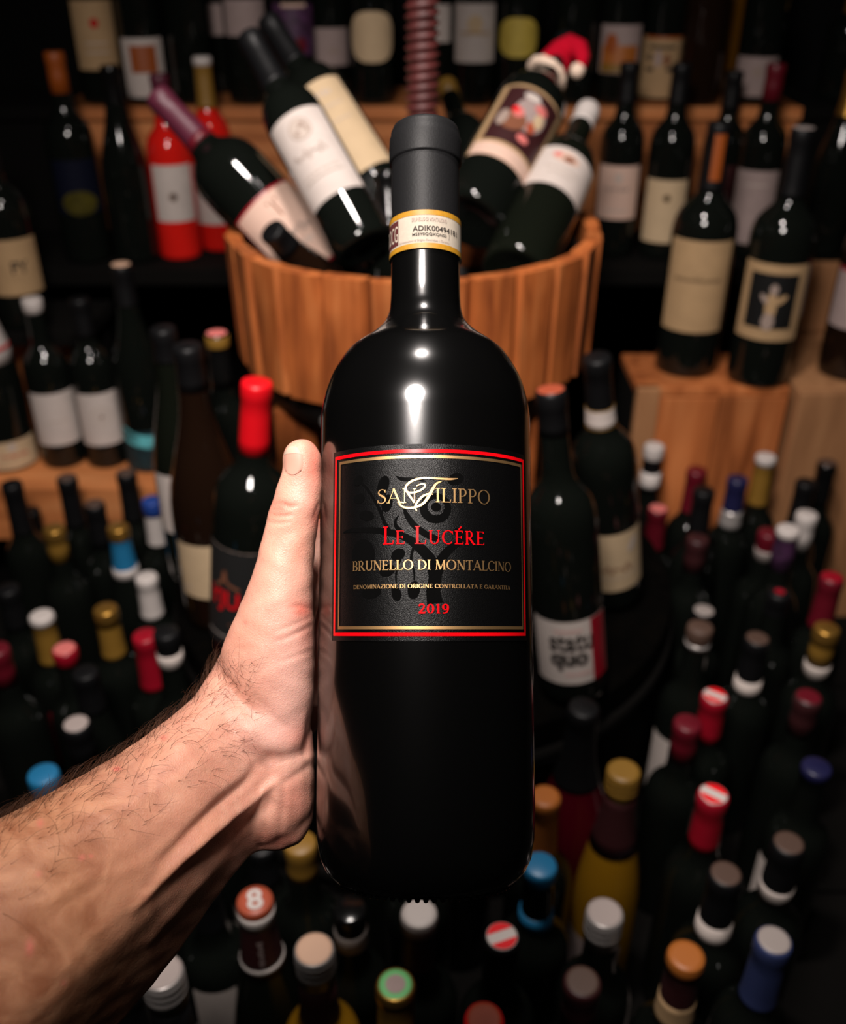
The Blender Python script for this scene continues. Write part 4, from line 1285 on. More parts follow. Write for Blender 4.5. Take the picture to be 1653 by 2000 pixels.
# red hat with white fleece on the wide bottle
hat = empty('felt_hat'); hat.matrix_world = mx @ Matrix.Translation((0, 0, 0.305))
tag(hat, 'little red felt hat with white fleece trim on a bottle neck', 'hat')
inv = hat.matrix_world.inverted()
hd = project(mx @ Vector((0, 0, 0.305)))[2]
hp = [inv @ at(1068, 146, hd), inv @ at(1084, 124, hd + .005), inv @ at(1100, 104, hd + .005), inv @ at(1117, 92, hd), inv @ at(1132, 96, hd - .012), inv @ at(1139, 114, hd - .022), inv @ at(1136, 132, hd - .026)]
V, F = tube_data(hp, [0.0225, 0.0215, 0.0195, 0.0165, 0.0125, 0.009, 0.005])
mesh_obj('cone', V, F, M['felt_red'], hat)
ring = []
ax = (hp[1] - hp[0]).normalized(); ex = ax.orthogonal().normalized(); ey = ax.cross(ex)
rp = [hp[0] + (ex * math.cos(a) + ey * math.sin(a)) * 0.0225 for a in np.linspace(0, 2 * math.pi, 33)]
V, F = tube_data(rp, [0.0065 + 0.0009 * math.sin(i * 2.3) for i in range(33)], 12)
mesh_obj('fleece_trim', V, F, M['fur'], hat)
v, fc = lathe_data([(0, -0.0095)] + [(0.0095 * math.cos(a) * (1 + 0.05 * math.sin(a * 7)), 0.0095 * math.sin(a)) for a in np.linspace(-1.3, 1.3, 9)] + [(0, 0.0095)], 16)
o = mesh_obj('pompom', v, fc, M['fur'], hat); o.location = inv @ at(1128, 138, hd - .026)

# ================================================================== bottles standing round the press on the cask
GC = 'bottles standing on the cask round the press'
bottle('dark bottle with bright red capsule and charcoal label next to the hand', by_two(503, 757, 482, 1275, Z_CASK, 0.35), 'bordeaux', 0.0430, 0.35, cap=('red_bright', 0.078), group=GC,
       labels=[dict(z=(0.035, 0.168), w=85, m='paper_char', prints=[('rect', 'ink_grey', -0.055, 0.055, 0.1662, 0.1672), ('text', 'red_bright', 'YJU', -0.052, -0.010, 0.082, 0.112, 0.02), ('line', 'ink_brown', [(-0.040, 0.116), (-0.032, 0.124), (-0.029, 0.138), (-0.026, 0.124), (-0.010, 0.117)], 0.004),
               ('rect', 'ink_brown', -0.022, 0.016, 0.066, 0.068), ('rect', 'grey', -0.055, 0.055, 0.0465, 0.0490), ('rect', 'ink', -0.02, 0.02, 0.038, 0.040)])])
bottle('big brown bottle with cream label squeezed between red-capped and white-labelled bottles', by_top(366, 676, Z_CASK, 0.36), 'burgundy', 0.0445, 0.36, glass='glass_brown', cap=('black', 0.05), group=GC,
       labels=[dict(z=(0.052, 0.128), w=44, yaw=-22, m='paper_cream', prints=[('bars', 'ink_light', -0.030, -0.018, 0.064, 0.068, 5)])])
bottle('sloping black bottle with white label at the cask edge', by_top(318, 642, Z_CASK, 0.345), 'burgundy', 0.0365, 0.345, glass='glass_green', cap=('black', 0.04), group=GC, labels=[dict(z=(0.080, 0.165), w=60, yaw=-8, m='paper')])
bottle('dark bottle with pink and gold top under the basket rim', by_top(424, 660, Z_CASK, 0.31), 'bordeaux', 0.0310, 0.315, cap=('black_gloss', 0.07), top='pink', bands=[(0.002, 0.016, 'mustard')], group=GC)
bottle('dark bottle with black lettering on a white and red label', by_two(1075, 775, 1120, 1345, Z_CASK, 0.36), 'bordeaux', 0.0385, 0.36, cap=('black', 0.045), top='copper', group=GC,
       labels=[dict(z=(0.030, 0.112), w=70, yaw=3, m='paper', prints=[('rect', 'red', 0.022, 0.046, 0.0305, 0.1115), ('text', 'ink', 'statu', -0.026, 0.024, 0.074, 0.096, 0.03), ('text', 'ink', 'quo', -0.026, 0.017, 0.048, 0.071, 0.05), ('rect', 'pink', -0.02, 0.012, 0.0995, 0.1005), ('rect', 'pink', -0.01, 0.02, 0.043, 0.044)])])
bottle('dark bottle with banded neck and torn-edge white label beside the press', by_two(1165, 712, 1192, 1165, Z_CASK, 0.345), 'bordeaux', 0.0400, 0.345, cap=('black', 0.072), bands=[(0.062, 0.084, 'paper'), (0.0605, 0.0625, 'mustard'), (0.0835, 0.0855, 'mustard')], group=GC,
       labels=[dict(z=(0.035, 0.125), w=60, yaw=14, m='paper_cream', prints=[('squig', 'ink_brown', -0.030, 0.020, 0.062, 0.078, 0.0016), ('line', 'ink_light', [(-0.03, 0.060), (0.0, 0.056), (0.03, 0.062)], 0.0012), ('ell', 'ink_light', 0.022, 0.104, 0.005, 0.012, -0.5)])])

# ================================================================== shelves: bottles in rows
def shelf_bottle(label, u, y, z0, vt=None, vb=None, m=None, prints=(), w=60, oval=False, yaw=0.0, vc=300, lab_extra=(), **kw):
    """upright bottle at depth y whose label spans image rows vt..vb"""
    R = kw.get('R', 0.0375); H = kw.get('H', 0.30)
    x = on_y(u, (vt + vb) / 2 if vt is not None else vc, y).x
    labels = []
    if m:
        za = on_y(u, vb, y - R).z - z0; zb = on_y(u, vt, y - R).z - z0
        za = max(0.006, za); zb = min(zb, H * 0.66)
        pr_ = [tuple(za + (zb - za) * q[1] if isinstance(q, tuple) and q[0] == 'z' else q for q in s) for s in prints]
        labels.append(dict(z=(za, zb), w=w, m=m, prints=pr_, oval=oval, yaw=yaw))
    labels += list(lab_extra)
    return bottle(label, upright(Vector((x, y, z0 + 0.0008))), labels=labels, **kw)
def Zr(t): return ('z', t)

G3 = 'bottles on the top shelf'
Y3 = 1.918
T = [
    ('dark bottle with cream label bearing a red seal', 186, 2, 138, 'paper_tan', [('ell', 'ink_red', 0.001, Zr(0.68), 0.0075, 0.008), ('rect', 'ink_light', -0.02, 0.02, Zr(0.38), Zr(0.40)), ('rect', 'ink_light', -0.02, 0.02, Zr(0.25), Zr(0.27))], {}),
    ('dark bottle with a rust square on its white label', 283, 76, 192, 'paper', [('rect', 'orange_dark', -0.024, 0.024, Zr(0.42), Zr(0.88))], {}),
    ('plain black bottle between the rust-square and grey-white labels', 372, None, None, None, [], {}),
    ('dark bottle with wide grey-white label above the black leaning necks', 478, 0, 72, 'paper_grey', [], {}),
    ('dark bottle with purple and red art label', 573, 8, 110, 'purple', [('ell', 'red_dark', 0.012, Zr(0.2), 0.011, 0.013), ('rect', 'paper_pink', -0.02, 0.025, Zr(0.93), Zr(1.0))], {}),
    ('dark bottle with short square grey-pink label', 642, 56, 130, 'paper_grey', [('rect', 'ink_grey', 0.0, 0.02, Zr(0.35), Zr(0.45))], dict(dy=0.055)),
    ('dark bottle with cream oval label', 727, 23, 124, 'paper_cream', [], dict(oval=True, w=66)),
    ('dark bottle with narrow white label beside the press screw', 858, 10, 84, 'paper', [], dict(w=30, dy=0.045)),
    ('dark bottle with tall white label and brown crest', 928, 8, 124, 'paper', [('ell', 'paper_cream', 0.0, Zr(0.66), 0.014, 0.014), ('rect', 'paper_tan', -0.026, 0.026, Zr(0.48), Zr(0.53))], {}),
    ('dark bottle with olive yellow oval label', 1013, 35, 114, 'olive', [], dict(oval=True, w=58)),
    ('plain black bottle above the red hat', 1122, None, None, None, [], {}),
    ('dark bottle with orange castle picture under a pale sky label', 1211, 50, 145, 'paper_grey', [('rect', 'orange', -0.034, 0.034, Zr(0.02), Zr(0.58)), ('ell', 'orange_dark', -0.016, Zr(0.62), 0.012, 0.016), ('rect', 'mustard', -0.036, 0.036, Zr(0.02), Zr(0.2))], {}),
    ('dark bottle with cream label of black brush figures', 1290, 72, 202, 'paper_tan', [('rect', 'orange_dark', -0.034, 0.034, Zr(0.95), Zr(1.0)), ('rect', 'ink', -0.026, 0.024, Zr(0.80), Zr(0.85)), ('ell', 'paper_grey', -0.006, Zr(0.64), 0.006, 0.014), ('ell', 'ink_brown', 0.01, Zr(0.62), 0.006, 0.01),
      ('ell', 'ink', -0.02, Zr(0.47), 0.008, 0.004), ('ell', 'ink', 0.018, Zr(0.47), 0.009, 0.004), ('ell', 'ink', -0.022, Zr(0.66), 0.004, 0.008)], dict(dy=0.04)),
    ('wine-red dark bottle without a label between two pale labels', 1372, None, None, None, [], dict(glass='glass_brown', dy=-0.012)),
    ('dark bottle with plain grey square label by the shelf end', 1476, 113, 190, 'paper_grey', [('ell', 'ink_grey', 0.002, Zr(0.62), 0.008, 0.008)], {}),
]
for lb, u, vt, vb, m, pr_, ex in T:
    ex = dict(ex)
    shelf_bottle(lb, u, Y3 + ex.pop('dy', 0.0), Z3, vt, vb, m, pr_, w=ex.pop('w', 62), oval=ex.pop('oval', False), vc=100, group=G3, shape='bordeaux', R=0.0385, H=0.31, **ex)
shelf_bottle('gold-tinted bottle half hidden at the back of the top shelf', 1432, 2.06, Z3, None, None, None, vc=30, group=G3, shape='hock', R=0.036, H=0.33, glass='glass_amber', cap=('grey', 0.05))
shelf_bottle('slim grey-labelled bottle half hidden at the back of the top shelf', 421, 2.06, Z3, 8, 70, 'paper_grey', w=30, group=G3, shape='bordeaux', R=0.036, H=0.31)

G2 = 'bottles on the middle shelf'
Y2 = 1.735
shelf_bottle('dark bottle with rust-orange capsule and dim blue and yellow label', 152, 1.70, Z2, 315, 420, 'navy_dim', [('ell', 'olive_dim', 0.0, Zr(0.2), 0.03, 0.02), ('ell', 'olive_dim', 0.004, Zr(0.3), 0.014, 0.008)], group=G2, R=0.0395, H=0.33, cap=('orange_dark', 0.06))
shelf_bottle('sloping black bottle without label on the middle shelf', 247, 1.70, Z2, None, None, None, vc=350, group=G2, shape='burgundy', R=0.0395, H=0.31, cap=('black_gloss', 0.055))
shelf_bottle('red rose wine bottle with white label and dark blue emblem', 340, 1.72, Z2, 325, 435, 'paper', [('ell', 'ink_grey', -0.002, Zr(0.45), 0.008, 0.008), ('ell', 'ink', -0.001, Zr(0.45), 0.004, 0.005)], w=56, group=G2, R=0.0370, H=0.295, glass='glass_rose', cap=('burgundy', 0.06))
shelf_bottle('red rose wine bottle with white top and golden neck', 423, 1.77, Z2, 325, 440, 'paper', [], w=62, yaw=-8, group=G2, R=0.0360, H=0.315, glass='glass_rose', cap=('mustard', 0.085), top='white', bands=[(-0.0001, 0.012, 'white')])
shelf_bottle('dark bottle with lettered white label beside the white-capped leaning bottle', 1206, Y2, Z2, 326, 430, 'paper_pink', [('bars', 'ink_grey', -0.024, 0.024, Zr(0.52), Zr(0.62), 7), ('ell', 'ink_light', 0.0, Zr(0.78), 0.006, 0.008), ('rect', 'ink_light', -0.02, 0.02, Zr(0.15), Zr(0.18))], group=G2, R=0.0375, H=0.31)
shelf_bottle('dark bottle with cream label and small black sun emblem', 1297, Y2 - 0.01, Z2, 354, 476, 'paper_cream', [('ell', 'ink', 0.002, Zr(0.72), 0.005, 0.005), ('ring', 'mustard', 0.002, Zr(0.72), 0.006, 0.006, 0.001)], group=G2, R=0.0380, H=0.31)
shelf_bottle('brown-labelled dark bottle between the emblem label and the red-capped bottle', 1402, 1.80, Z2, 325, 410, 'choc', [], group=G2, R=0.036, H=0.29)
shelf_bottle('dark bottle with dark red cap and tall grey label', 1470, Y2 - 0.01, Z2, 336, 478, 'paper_grey', [('rect', 'ink_light', -0.02, 0.02, Zr(0.8), Zr(0.82))], group=G2, R=0.0380, H=0.31, cap=('red_dark', 0.055))
shelf_bottle('dark bottle with gold foil top at the end of the middle shelf', 1640, 1.74, Z2, None, None, None, vc=300, group=G2, R=0.0380, H=0.30, cap=('gold', 0.07), shape='burgundy')
shelf_bottle('dark bottle with gold foil top at the end of the top shelf', 1650, 1.96, Z3 , None, None, None, vc=110, group=G3, R=0.0380, H=0.19, cap=('gold', 0.05), shape='bordeaux')

GM = 'big bottles on the crates'
def two_px(tu, tv, bu, bv, z0, H): return by_two(tu, tv, bu, bv, z0, H)
mb = on_z(1338, 722, ZC)
def magnum(label, bu, bv, vt, vb, m, prints, w, H=0.365, R=0.0475, strip=False, **kw):
    b = on_z(bu, bv, ZC)
    za = on_y(bu, vb, b.y - R).z - ZC; zb = on_y(bu, vt, b.y - R).z - ZC
    pr_ = [tuple(za + (zb - za) * q[1] if isinstance(q, tuple) and q[0] == 'z' else q for q in s) for s in prints]
    bottle(label, upright(Vector((b.x, b.y, ZC + 0.0008))), 'bordeaux', R, H, labels=[dict(z=(za, zb), w=w, m=m, prints=pr_)] + ([dict(z=(H - 0.075, H - 0.012), w=26, yaw=12, m='orange_dark', r=0.0176, fit=False)] if strip else []), group=GM, **kw)  # optional rust-coloured strip laid on the front of the black neck
magnum('big dark bottle with rust neck strip and tall plain tan label', 1337, 718, 474, 652, 'paper_tan', [('rect', 'ink_tan', -0.036, 0.036, Zr(0.56), Zr(0.60)), ('line', 'ink_tan', [(-0.006, 0.165), (0, 0.157), (0.006, 0.165)], 0.0012)], 62, cap=('black', 0.09), strip=True)
magnum('big dark bottle with gold-framed black picture label of a pale figure', 1478, 738, 520, 668, 'paper_tan', [('rect', 'paper_black', -0.036, 0.036, Zr(0.16), Zr(0.88)), ('ell', 'paper_tan', 0.001, Zr(0.46), 0.008, 0.022), ('ell', 'ink_grey', 0.002, Zr(0.68), 0.006, 0.008), ('ell', 'paper_tan', 0.013, Zr(0.55), 0.011, 0.0045, 0.7), ('ell', 'ink_grey', -0.010, Zr(0.56), 0.008, 0.004, -0.9), ('ell', 'ink_grey', 0.0, Zr(0.26), 0.009, 0.013)], 62, cap=('black', 0.09), top='silver_top', R=0.0470)
magnum('dark red bottle with white label and red stripe on the pale crate', 1652, 726, 535, 650, 'paper_grey', [('rect', 'red', -0.05, 0.05, Zr(0.94), Zr(1.0))], 66, cap=('black', 0.08), glass='glass_brown', R=0.0440, H=0.33)

GL = 'bottles on the step shelf'
YL = 1.43
shelf_bottle('sloping bottle with white foil neck and big cream label', 25, YL - 0.005, ZL, 868, 958, 'paper_cream', [('squig', 'ink_red', -0.012, 0.030, Zr(0.40), Zr(0.55), 0.0016), ('ell', 'ink_light', 0.006, Zr(0.8), 0.008, 0.006)], w=66, group=GL, shape='hock', R=0.0450, H=0.345, cap=('white', 0.165), bands=[(0.140, 0.146, 'ink_red')])
shelf_bottle('white-capped dark bottle with plain white label', 112, YL, ZL, 772, 872, 'paper', [('rect', 'ink_light', -0.016, 0.02, Zr(0.45), Zr(0.48))], w=68, group=GL, R=0.0350, H=0.275, cap=('white', 0.02))
shelf_bottle('black-capped dark bottle with ring crest on white label', 199, YL, ZL, 772, 872, 'paper', [('ring', 'ink_light', 0.001, Zr(0.56), 0.016, 0.016, 0.0025), ('ring', 'ink_light', 0.001, Zr(0.56), 0.009, 0.009, 0.002), ('ell', 'ink_grey', 0.001, Zr(0.56), 0.004, 0.004)], w=66, group=GL, R=0.0345, H=0.275)
shelf_bottle('tall dark bottle with teal wave label on the step shelf', 296, YL - 0.01, ZL, 845, 932, 'teal_dark', [('line', 'teal', [(-0.048, 0.072), (-0.02, 0.060), (0.01, 0.056), (0.046, 0.064)], 0.022)], w=72, group=GL, shape='burgundy', R=0.0395, H=0.33, cap=('black', 0.06), top='tan_top')
shelf_bottle('dark bottle with lettered cream label on the small upper shelf', 28, 1.525, 1.045, 472, 580, 'paper_tan', [('text', 'ink', 'PY', -0.004, 0.022, Zr(0.40), Zr(0.62), 0.02)], w=66, group='bottles on the small upper shelf', R=0.0410, H=0.30)

# ================================================================== the crowd of bottles on the table
GF = 'bottles standing on the table'
PLACED = []
QUEUE = []
def FB(label, u, v, shape='bordeaux', R=0.0345, H=0.30, yaw=0.0, **kw):
    QUEUE.append(dict(label=label, u=u, v=v, shape=shape, R=R, H=H, H0=H, yaw=yaw, kw=kw))
def settle():
    """slide every bottle along its line of sight (a little taller or shorter) until none stands in another"""
    def pos(q, H):
        p = on_z(q['u'], q['v'], Z_TABLE + H)
        return p.x, p.y
    def cost(q, H):
        x, y = pos(q, H); c = 0.0
        for o in QUEUE:
            if o is q: continue
            g = o['R'] + q['R'] + 0.001 - math.hypot(x - o['x'], y - o['y'])
            if g > 0: c += g
        g = CASK_R + q['R'] + 0.002 - math.hypot(x - CASK.x, y - CASK.y)
        if g > 0: c += 1.5 * g
        lim = 1.333 if x < -0.30 else (1.343 if x > 0.52 else (1.36 if x > 0.29 else 9))
        g = y + q['R'] + 0.002 - lim
        if g > 0: c += 1.5 * g
        return c + 0.03 * abs(H - q['H0'])
    for q in QUEUE: q['x'], q['y'] = pos(q, q['H'])
    cand = [0.235 + 0.0025 * k for k in range(46)]
    for sweep in range(14):
        for q in QUEUE:
            best = min((h for h in cand if abs(h - q['H0']) < (0.056 if q['H0'] < 0.34 else 0.012)), key=lambda h: cost(q, h))
            q['H'] = best; q['x'], q['y'] = pos(q, best)
    for _ in range(60):          # what is left: nudge apart
        for i, q in enumerate(QUEUE):
            for o in QUEUE[i + 1:]:
                dx, dy = o['x'] - q['x'], o['y'] - q['y']
                d = math.hypot(dx, dy); g = o['R'] + q['R'] + 0.0008 - d
                if g > 0:
                    ux, uy = (dx / d, dy / d) if d > 1e-6 else (1, 0)
                    q['x'] -= ux * g / 2; q['y'] -= uy * g / 2; o['x'] += ux * g / 2; o['y'] += uy * g / 2
            d = math.hypot(q['x'] - CASK.x, q['y'] - CASK.y); g = CASK_R + q['R'] + 0.001 - d
            if g > 0:
                q['x'] += (q['x'] - CASK.x) / d * g; q['y'] += (q['y'] - CASK.y) / d * g
            lim = 1.333 if q['x'] < -0.30 else (1.343 if q['x'] > 0.52 else (1.36 if q['x'] > 0.29 else 9))
            q['y'] = min(q['y'], lim - q['R'] - 0.001)
    out = {}
    for q in QUEUE:
        PLACED.append((q['x'], q['y'], q['R']))
        out[q['label']] = (bottle(q['label'], upright(Vector((q['x'], q['y'], Z_TABLE + 0.0006)), q['yaw']), q['shape'], q['R'], q['H'], group=GF, seg=28, **q['kw']), q['H'])
    return out
def disc(r, a0=0, a1=360, n=28):
    return [(r * math.cos(math.radians(a0 + (a1 - a0) * k / n)), r * math.sin(math.radians(a0 + (a1 - a0) * k / n))) for k in range(n + (0 if a1 - a0 == 360 else 1))]
STR = [('red_bright', disc(0.95, 22, 158)), ('red_bright', disc(0.95, 202, 338))]
def tilt_pts(pts, deg):
    c, s = math.cos(math.radians(deg)), math.sin(math.radians(deg))
    return [(x * c - y * s, x * s + y * c) for x, y in pts]
# --- far side, near the step shelf and crates
FB('blue-topped bottle with white foil neck at the cask side', 297, 978, cap=('white', 0.07), bands=[(-0.0001, 0.022, 'blue_deep')])
FB('tan-topped black bottle before the step shelf, next to the blue-topped one', 246, 924, H=0.32, cap=('black', 0.08), top='brown_top')
FB('bottle with gold top over a blue and white neck', 230, 1030, cap=('blue', 0.075), bands=[(-0.0001, 0.018, 'gold'), (0.064, 0.078, 'white')], shape='burgundy')
FB('brown-topped black bottle before the step shelf, behind the blue-necked one', 184, 985, H=0.305, cap=('black', 0.07), top='brown_top')
FB('tall black bottle with tan top between the brown-topped and gold-topped ones', 130, 934, H=0.33, cap=('black', 0.08), top='brown_top')
FB('gold-capped bottle with mustard neck near the step shelf', 105, 1033, cap=('mustard', 0.05), bands=[(-0.0001, 0.018, 'gold')])
FB('black-capped bottle under the cream neck-foil bottle', 58, 998, cap=('black', 0.07))
FB('tall black-capped bottle at the step shelf end', 22, 945, H=0.325, cap=('black', 0.08))
FB('white capsule bottle standing next to the cream label', 289, 1127, H=0.31, cap=('white', 0.075))
FB('black-capped bottle with white collar above the wrist', 366, 1214, H=0.345, R=0.031, cap=('black', 0.045), bands=[(0.026, 0.045, 'paper')])
FB('red capsule bottle above the forearm', 285, 1243, H=0.30, cap=('red', 0.082))
FB('gold-topped bottle with mustard neck between white-topped and red ones', 206, 1190, H=0.305, cap=('mustard', 0.08), bands=[(-0.0001, 0.022, 'gold')])
FB('mustard-necked bottle with a white top', 81, 1203, H=0.30, cap=('mustard', 0.07), bands=[(-0.0001, 0.010, 'white')], top='white', labels=[dict(z=(0.06, 0.15), w=45, yaw=10, m='red_dark')])
FB('short red-capped bottle with a pinkish top', 126, 1268, H=0.27, cap=('red', 0.02), top='pink')
FB('bottle with a flat grey-brown cap top above the forearm', 149, 1415, H=0.29, cap=('black', 0.05), top='silver_top')
FB('bright blue screw-topped bottle peeking over the forearm', 84, 1512, H=0.31, cap=('blue', 0.035))
FB('dark bottle with red foil at the edge of the table', -8, 1268, H=0.30, cap=('red_dark', 0.05))
FB('black bottle at the table edge behind the white-topped one', 14, 1150, H=0.30, cap=('black', 0.06))
# --- crate side
FB('white-topped bottle with black and white bands before the orange crate', 1302, 872, H=0.325, cap=('black', 0.075), bands=[(-0.0001, 0.020, 'white'), (0.042, 0.068, 'white')], top='white')
FB('red foil bottle before the orange crate', 1339, 918, H=0.315, cap=('red_dark', 0.07))
FB('pink-topped bottle with dark red foil', 1286, 994, H=0.30, cap=('red_dark', 0.07), top='pink')
FB('low black bottle between red foil and navy-topped ones', 1376, 958, H=0.30, cap=('black', 0.07))
FB('navy-topped bottle with silver collar', 1442, 935, H=0.32, cap=('navy', 0.06), bands=[(0.060, 0.088, 'silver')])
FB('olive-necked bottle with a white top before the crate', 1499, 893, H=0.325, cap=('mustard', 0.08), bands=[(-0.0001, 0.012, 'white')], top='white')
FB('black-capped bottle before the pale crate', 1574, 942, H=0.315, cap=('black', 0.08))
FB('black glossy-capped bottle before the pale crate', 1617, 905, H=0.325, cap=('black_gloss', 0.07), top='brown_top')
FB('white foil bottle standing before the black-capped one by the pale crate', 1577, 1004, H=0.305, cap=('white', 0.055))
FB('low white-topped bottle with purple neck', 1541, 1034, H=0.30, cap=('purple', 0.06), bands=[(-0.0001, 0.010, 'white')], top='white')
FB('small red bottle top with white collar', 1503, 1040, H=0.29, cap=('red_dark', 0.04), bands=[(0.026, 0.042, 'grey')])
FB('dark red-brown capped bottle behind the lettered label', 1362, 1052, H=0.30, cap=('choc', 0.05))
FB('bluish-white topped dark bottle in the middle of the table', 1332, 1190, H=0.285, cap=('black', 0.04), top='grey')
FB('tiny red-topped bottle in the dark middle of the table', 1523, 1158, H=0.285, cap=('black', 0.03), top='black', top_prints=[('red', disc(0.5))])
FB('red capsule bottle at the table edge, above a gold cap', 1626, 1128, H=0.31, cap=('red_dark', 0.08), top='red')
FB('gold-capped bottle with white collar at the table edge', 1616, 1228, H=0.305, cap=('mustard', 0.05), bands=[(-0.0001, 0.020, 'gold'), (0.050, 0.068, 'paper')])
FB('brown glint-topped bottle with white label', 1355, 1222, H=0.32, cap=('brown_top', 0.03), bands=[(0.02, 0.026, 'silver')], labels=[dict(z=(0.03, 0.16), w=40, yaw=-30, m='paper')])
FB('dark bottle with white collar behind the striped red one', 1478, 1248, H=0.30, cap=('black', 0.07), top='brown_top', bands=[(0.058, 0.076, 'paper')])
FB('red capsule bottle with striped top, the farther of two', 1395, 1357, H=0.305, cap=('red', 0.062), top='white', top_prints=[(m_, tilt_pts(p_, -12)) for m_, p_ in STR])
FB('dim dark red capped bottle beside the farther striped one', 1344, 1412, H=0.28, cap=('red_dark', 0.05))
FB('dim red-brown topped bottle at the table side', 1580, 1362, H=0.29, cap=('choc', 0.05), top='red_dark')
FB('red capsule bottle with striped top, the nearer of two', 1394, 1553, H=0.31, cap=('red', 0.066), top='white', top_prints=[(m_, tilt_pts(p_, -14)) for m_, p_ in STR])
FB('dark bottle with a small blue top', 1596, 1498, H=0.28, cap=('navy', 0.012), labels=[dict(z=(0.05, 0.15), w=30, yaw=-35, m='paper')])
FB('dark brown-topped bottle with slanting white collar', 1541, 1648, H=0.31, cap=('black', 0.07), top='brown_top', bands=[(0.052, 0.068, 'paper')])
FB('dark bottle with white collar behind the orange-capped one', 1418, 1708, H=0.315, cap=('black', 0.08), bands=[(0.060, 0.080, 'paper')], top='brown_top', labels=[dict(z=(0.04, 0.15), w=40, yaw=-35, m='paper')])
FB('golden wine bottle with ringed gold cap', 1211, 1496, H=0.30, shape='hock', glass='glass_gold', cap=('mustard', 0.05), screw=True, top='mustard', bands=[(0.026, 0.1, 'choc')], labels=[dict(z=(0.01, 0.10), w=60, yaw=-20, m='paper_grey')])
FB('orange capsule bottle beside the held bottle', 1066, 1556, H=0.30, cap=('orange', 0.07), top='orange')
FB('light blue capped bottle beside the held bottle', 1056, 1690, H=0.30, cap=('blue', 0.016), bands=[(0.07, 0.085, 'blue')])
FB('ruby red bottle behind the orange capsule', 1130, 1372, H=0.28, shape='burgundy', R=0.045, glass='glass_ruby', cap=('black', 0.10))
# --- nearest ones
FB('silver screw-capped bottle beside the held bottle, ringed', 1182, 1784, H=0.31, cap=('silver', 0.034), screw=True, top='silver_top')
FB('dull brown-topped bottle in front of the ringed silver cap', 1138, 1918, H=0.30, cap=('choc', 0.05), top='brown_top')
FB('orange-gold capped bottle with dark neck and pale collar', 1341, 1868, H=0.31, cap=('choc', 0.09), bands=[(-0.0001, 0.014, 'orange'), (0.088, 0.115, 'paper_tan')], top='orange')
FB('slate blue capsule bottle with a pale top', 1512, 1838, H=0.31, cap=('blue_slate', 0.075), top='grey')
FB('dark bottle with diagonal red and white striped top', 975, 1830, H=0.30, cap=('black', 0.05), top='white', top_prints=[(m_, tilt_pts(p_, 28)) for m_, p_ in STR])
FB('brown-necked bottle with white crimped cap under the held bottle', 810, 1780, H=0.31, cap=('choc', 0.06), bands=[(-0.0001, 0.014, 'white')], top='white')
FB('gold-capped bottle with green and white top', 773, 1924, H=0.31, cap=('mustard', 0.06), bands=[(-0.0001, 0.012, 'gold')], top='green', top_prints=[('paper_grey', disc(0.6))], labels=[dict(z=(0.05, 0.15), w=30, yaw=-40, m='paper')])
FB('black-capped bottle with white collar under the held bottle', 690, 1776, H=0.31, cap=('black_gloss', 0.045), bands=[(0.024, 0.044, 'paper')])
FB('silver screw-capped bottle with tan top and amber shoulders', 614, 1856, H=0.315, glass='glass_gold', cap=('silver', 0.034), screw=True, top='tan_top', bands=[(0.035, 0.12, 'choc')])
FB('silver screw-capped bottle with grey top under the forearm', 317, 1900, H=0.315, cap=('silver', 0.034), screw=True, top='silver_top', bands=[(0.035, 0.10, 'black')])
FB('copper-topped bottle with white-ringed dark brown capsule and vertical lettering', 498, 1760, H=0.325, shape='hock', glass='glass_green', cap=('choc', 0.08), bands=[(0.006, 0.022, 'white'), (0.068, 0.074, 'white'), (-0.0001, 0.006, 'copper')], top='copper')
FB('mustard-capped bottle under the heel of the hand', 590, 1650, H=0.30, cap=('mustard', 0.04))
FB('black-capped bottle with white label behind the copper-topped one', 512, 1652, H=0.28, cap=('black', 0.05), labels=[dict(z=(0.08, 0.17), w=80, m='paper')])
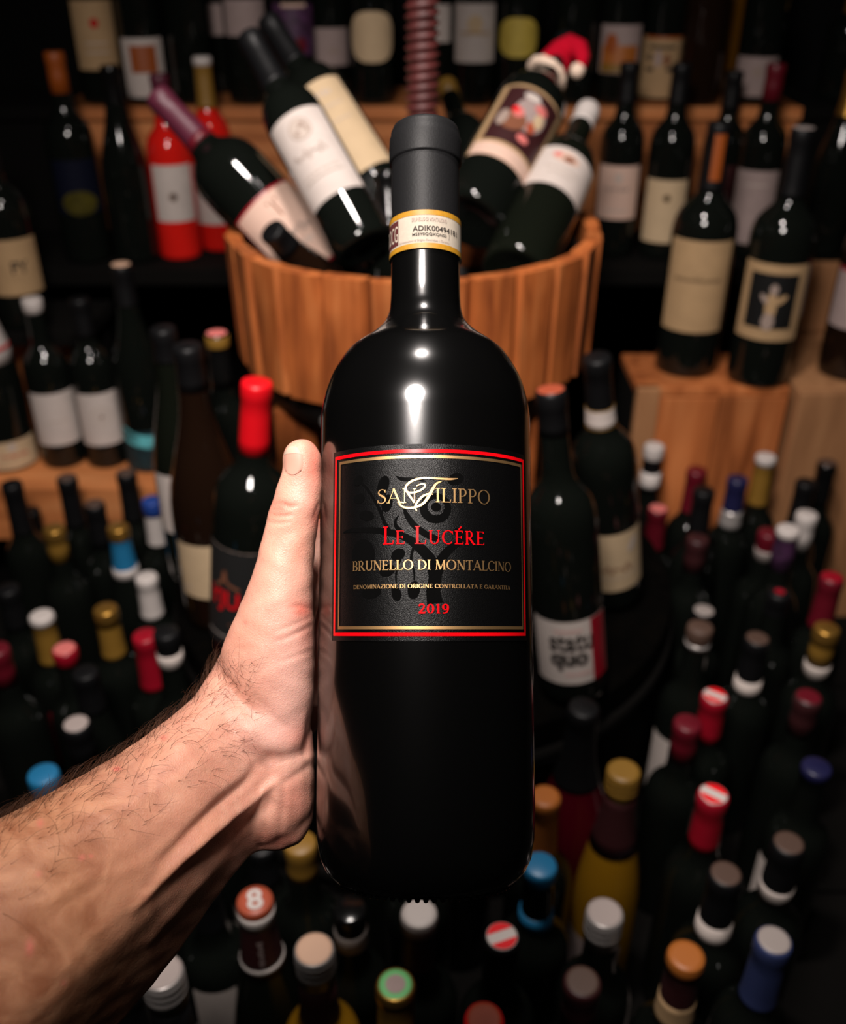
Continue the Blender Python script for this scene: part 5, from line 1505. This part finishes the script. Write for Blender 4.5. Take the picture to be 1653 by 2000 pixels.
FB('dark bottle with a white and orange label scrap under the forearm', 244, 1930, H=0.27, cap=('black', 0.05), labels=[dict(z=(0.16, 0.178), w=50, yaw=5, m='paper', prints=[('rect', 'orange', 0.008, 0.018, 0.164, 0.174)]), dict(z=(0.12, 0.158), w=50, yaw=5, m='teal_dark')])
FB('orange-red topped bottle at the near table edge', 946, 1992, H=0.31, cap=('red_bright', 0.05), top='copper')
FB('dark bottle with a white label behind the grey-topped silver cap', 400, 1730, H=0.27, cap=('black', 0.05), labels=[dict(z=(0.10, 0.16), w=60, yaw=10, m='paper')])

BUILT = settle()
cb, cbH = [q for k, q in BUILT.items() if k.startswith('copper-topped')][0]
tv, tf = text_data('8', 0.027, 'CENTER', bold=0.0008)
tv = tv - (tv.min(axis=0) + tv.max(axis=0)) / 2
mesh_obj('emblem', [(x, y, cbH + 0.0022) for x, y, z in tv], tf, M['white'], cb)
vt_parts = []
for k in range(8):               # unreadable upright lettering on the brown capsule
    zz = cbH - 0.030 - k * 0.0042
    vt_parts.append(rect_patch(0.0188, -0.0035 + 0.0008 * (k % 3), 0.0015 - 0.0006 * (k % 2), zz - 0.0030, zz, 3, 1))
mesh_obj('lettering', *join_data(vt_parts), M['paper_grey'], cb)

# unlit bottles filling the crowd
n_fill = 0
for iy in range(16):
    for ix in range(19):
        x = -0.78 + ix * 0.0865 + (0.043 if iy % 2 else 0) + random.uniform(-0.004, 0.004)
        y = 0.34 + iy * 0.075 + random.uniform(-0.004, 0.004)
        if y > 1.29: continue
        if (x - CASK.x) ** 2 + (y - CASK.y) ** 2 < (CASK_R + 0.04) ** 2: continue
        if any((x - a) ** 2 + (y - b) ** 2 < (0.0355 + r) ** 2 for a, b, r in PLACED): continue
        u, v, d = project((x, y, Z_TABLE + 0.28))
        if not (-40 < u < 1693 and 820 < v < 2120): continue
        if x > 0.28 and y > 1.31: continue
        PLACED.append((x, y, 0.0345))
        bottle('unlit black-capped bottle lost among the crowd on the table', upright(Vector((x, y, Z_TABLE + 0.0006)), random.uniform(-60, 60)), random.choice(['bordeaux', 'bordeaux', 'burgundy']), 0.0345, random.choice([0.265, 0.275, 0.285]),
               glass='glass', cap=('black', 0.055), group='unlit bottles in the crowd', seg=24)
        n_fill += 1
print('fill', n_fill)
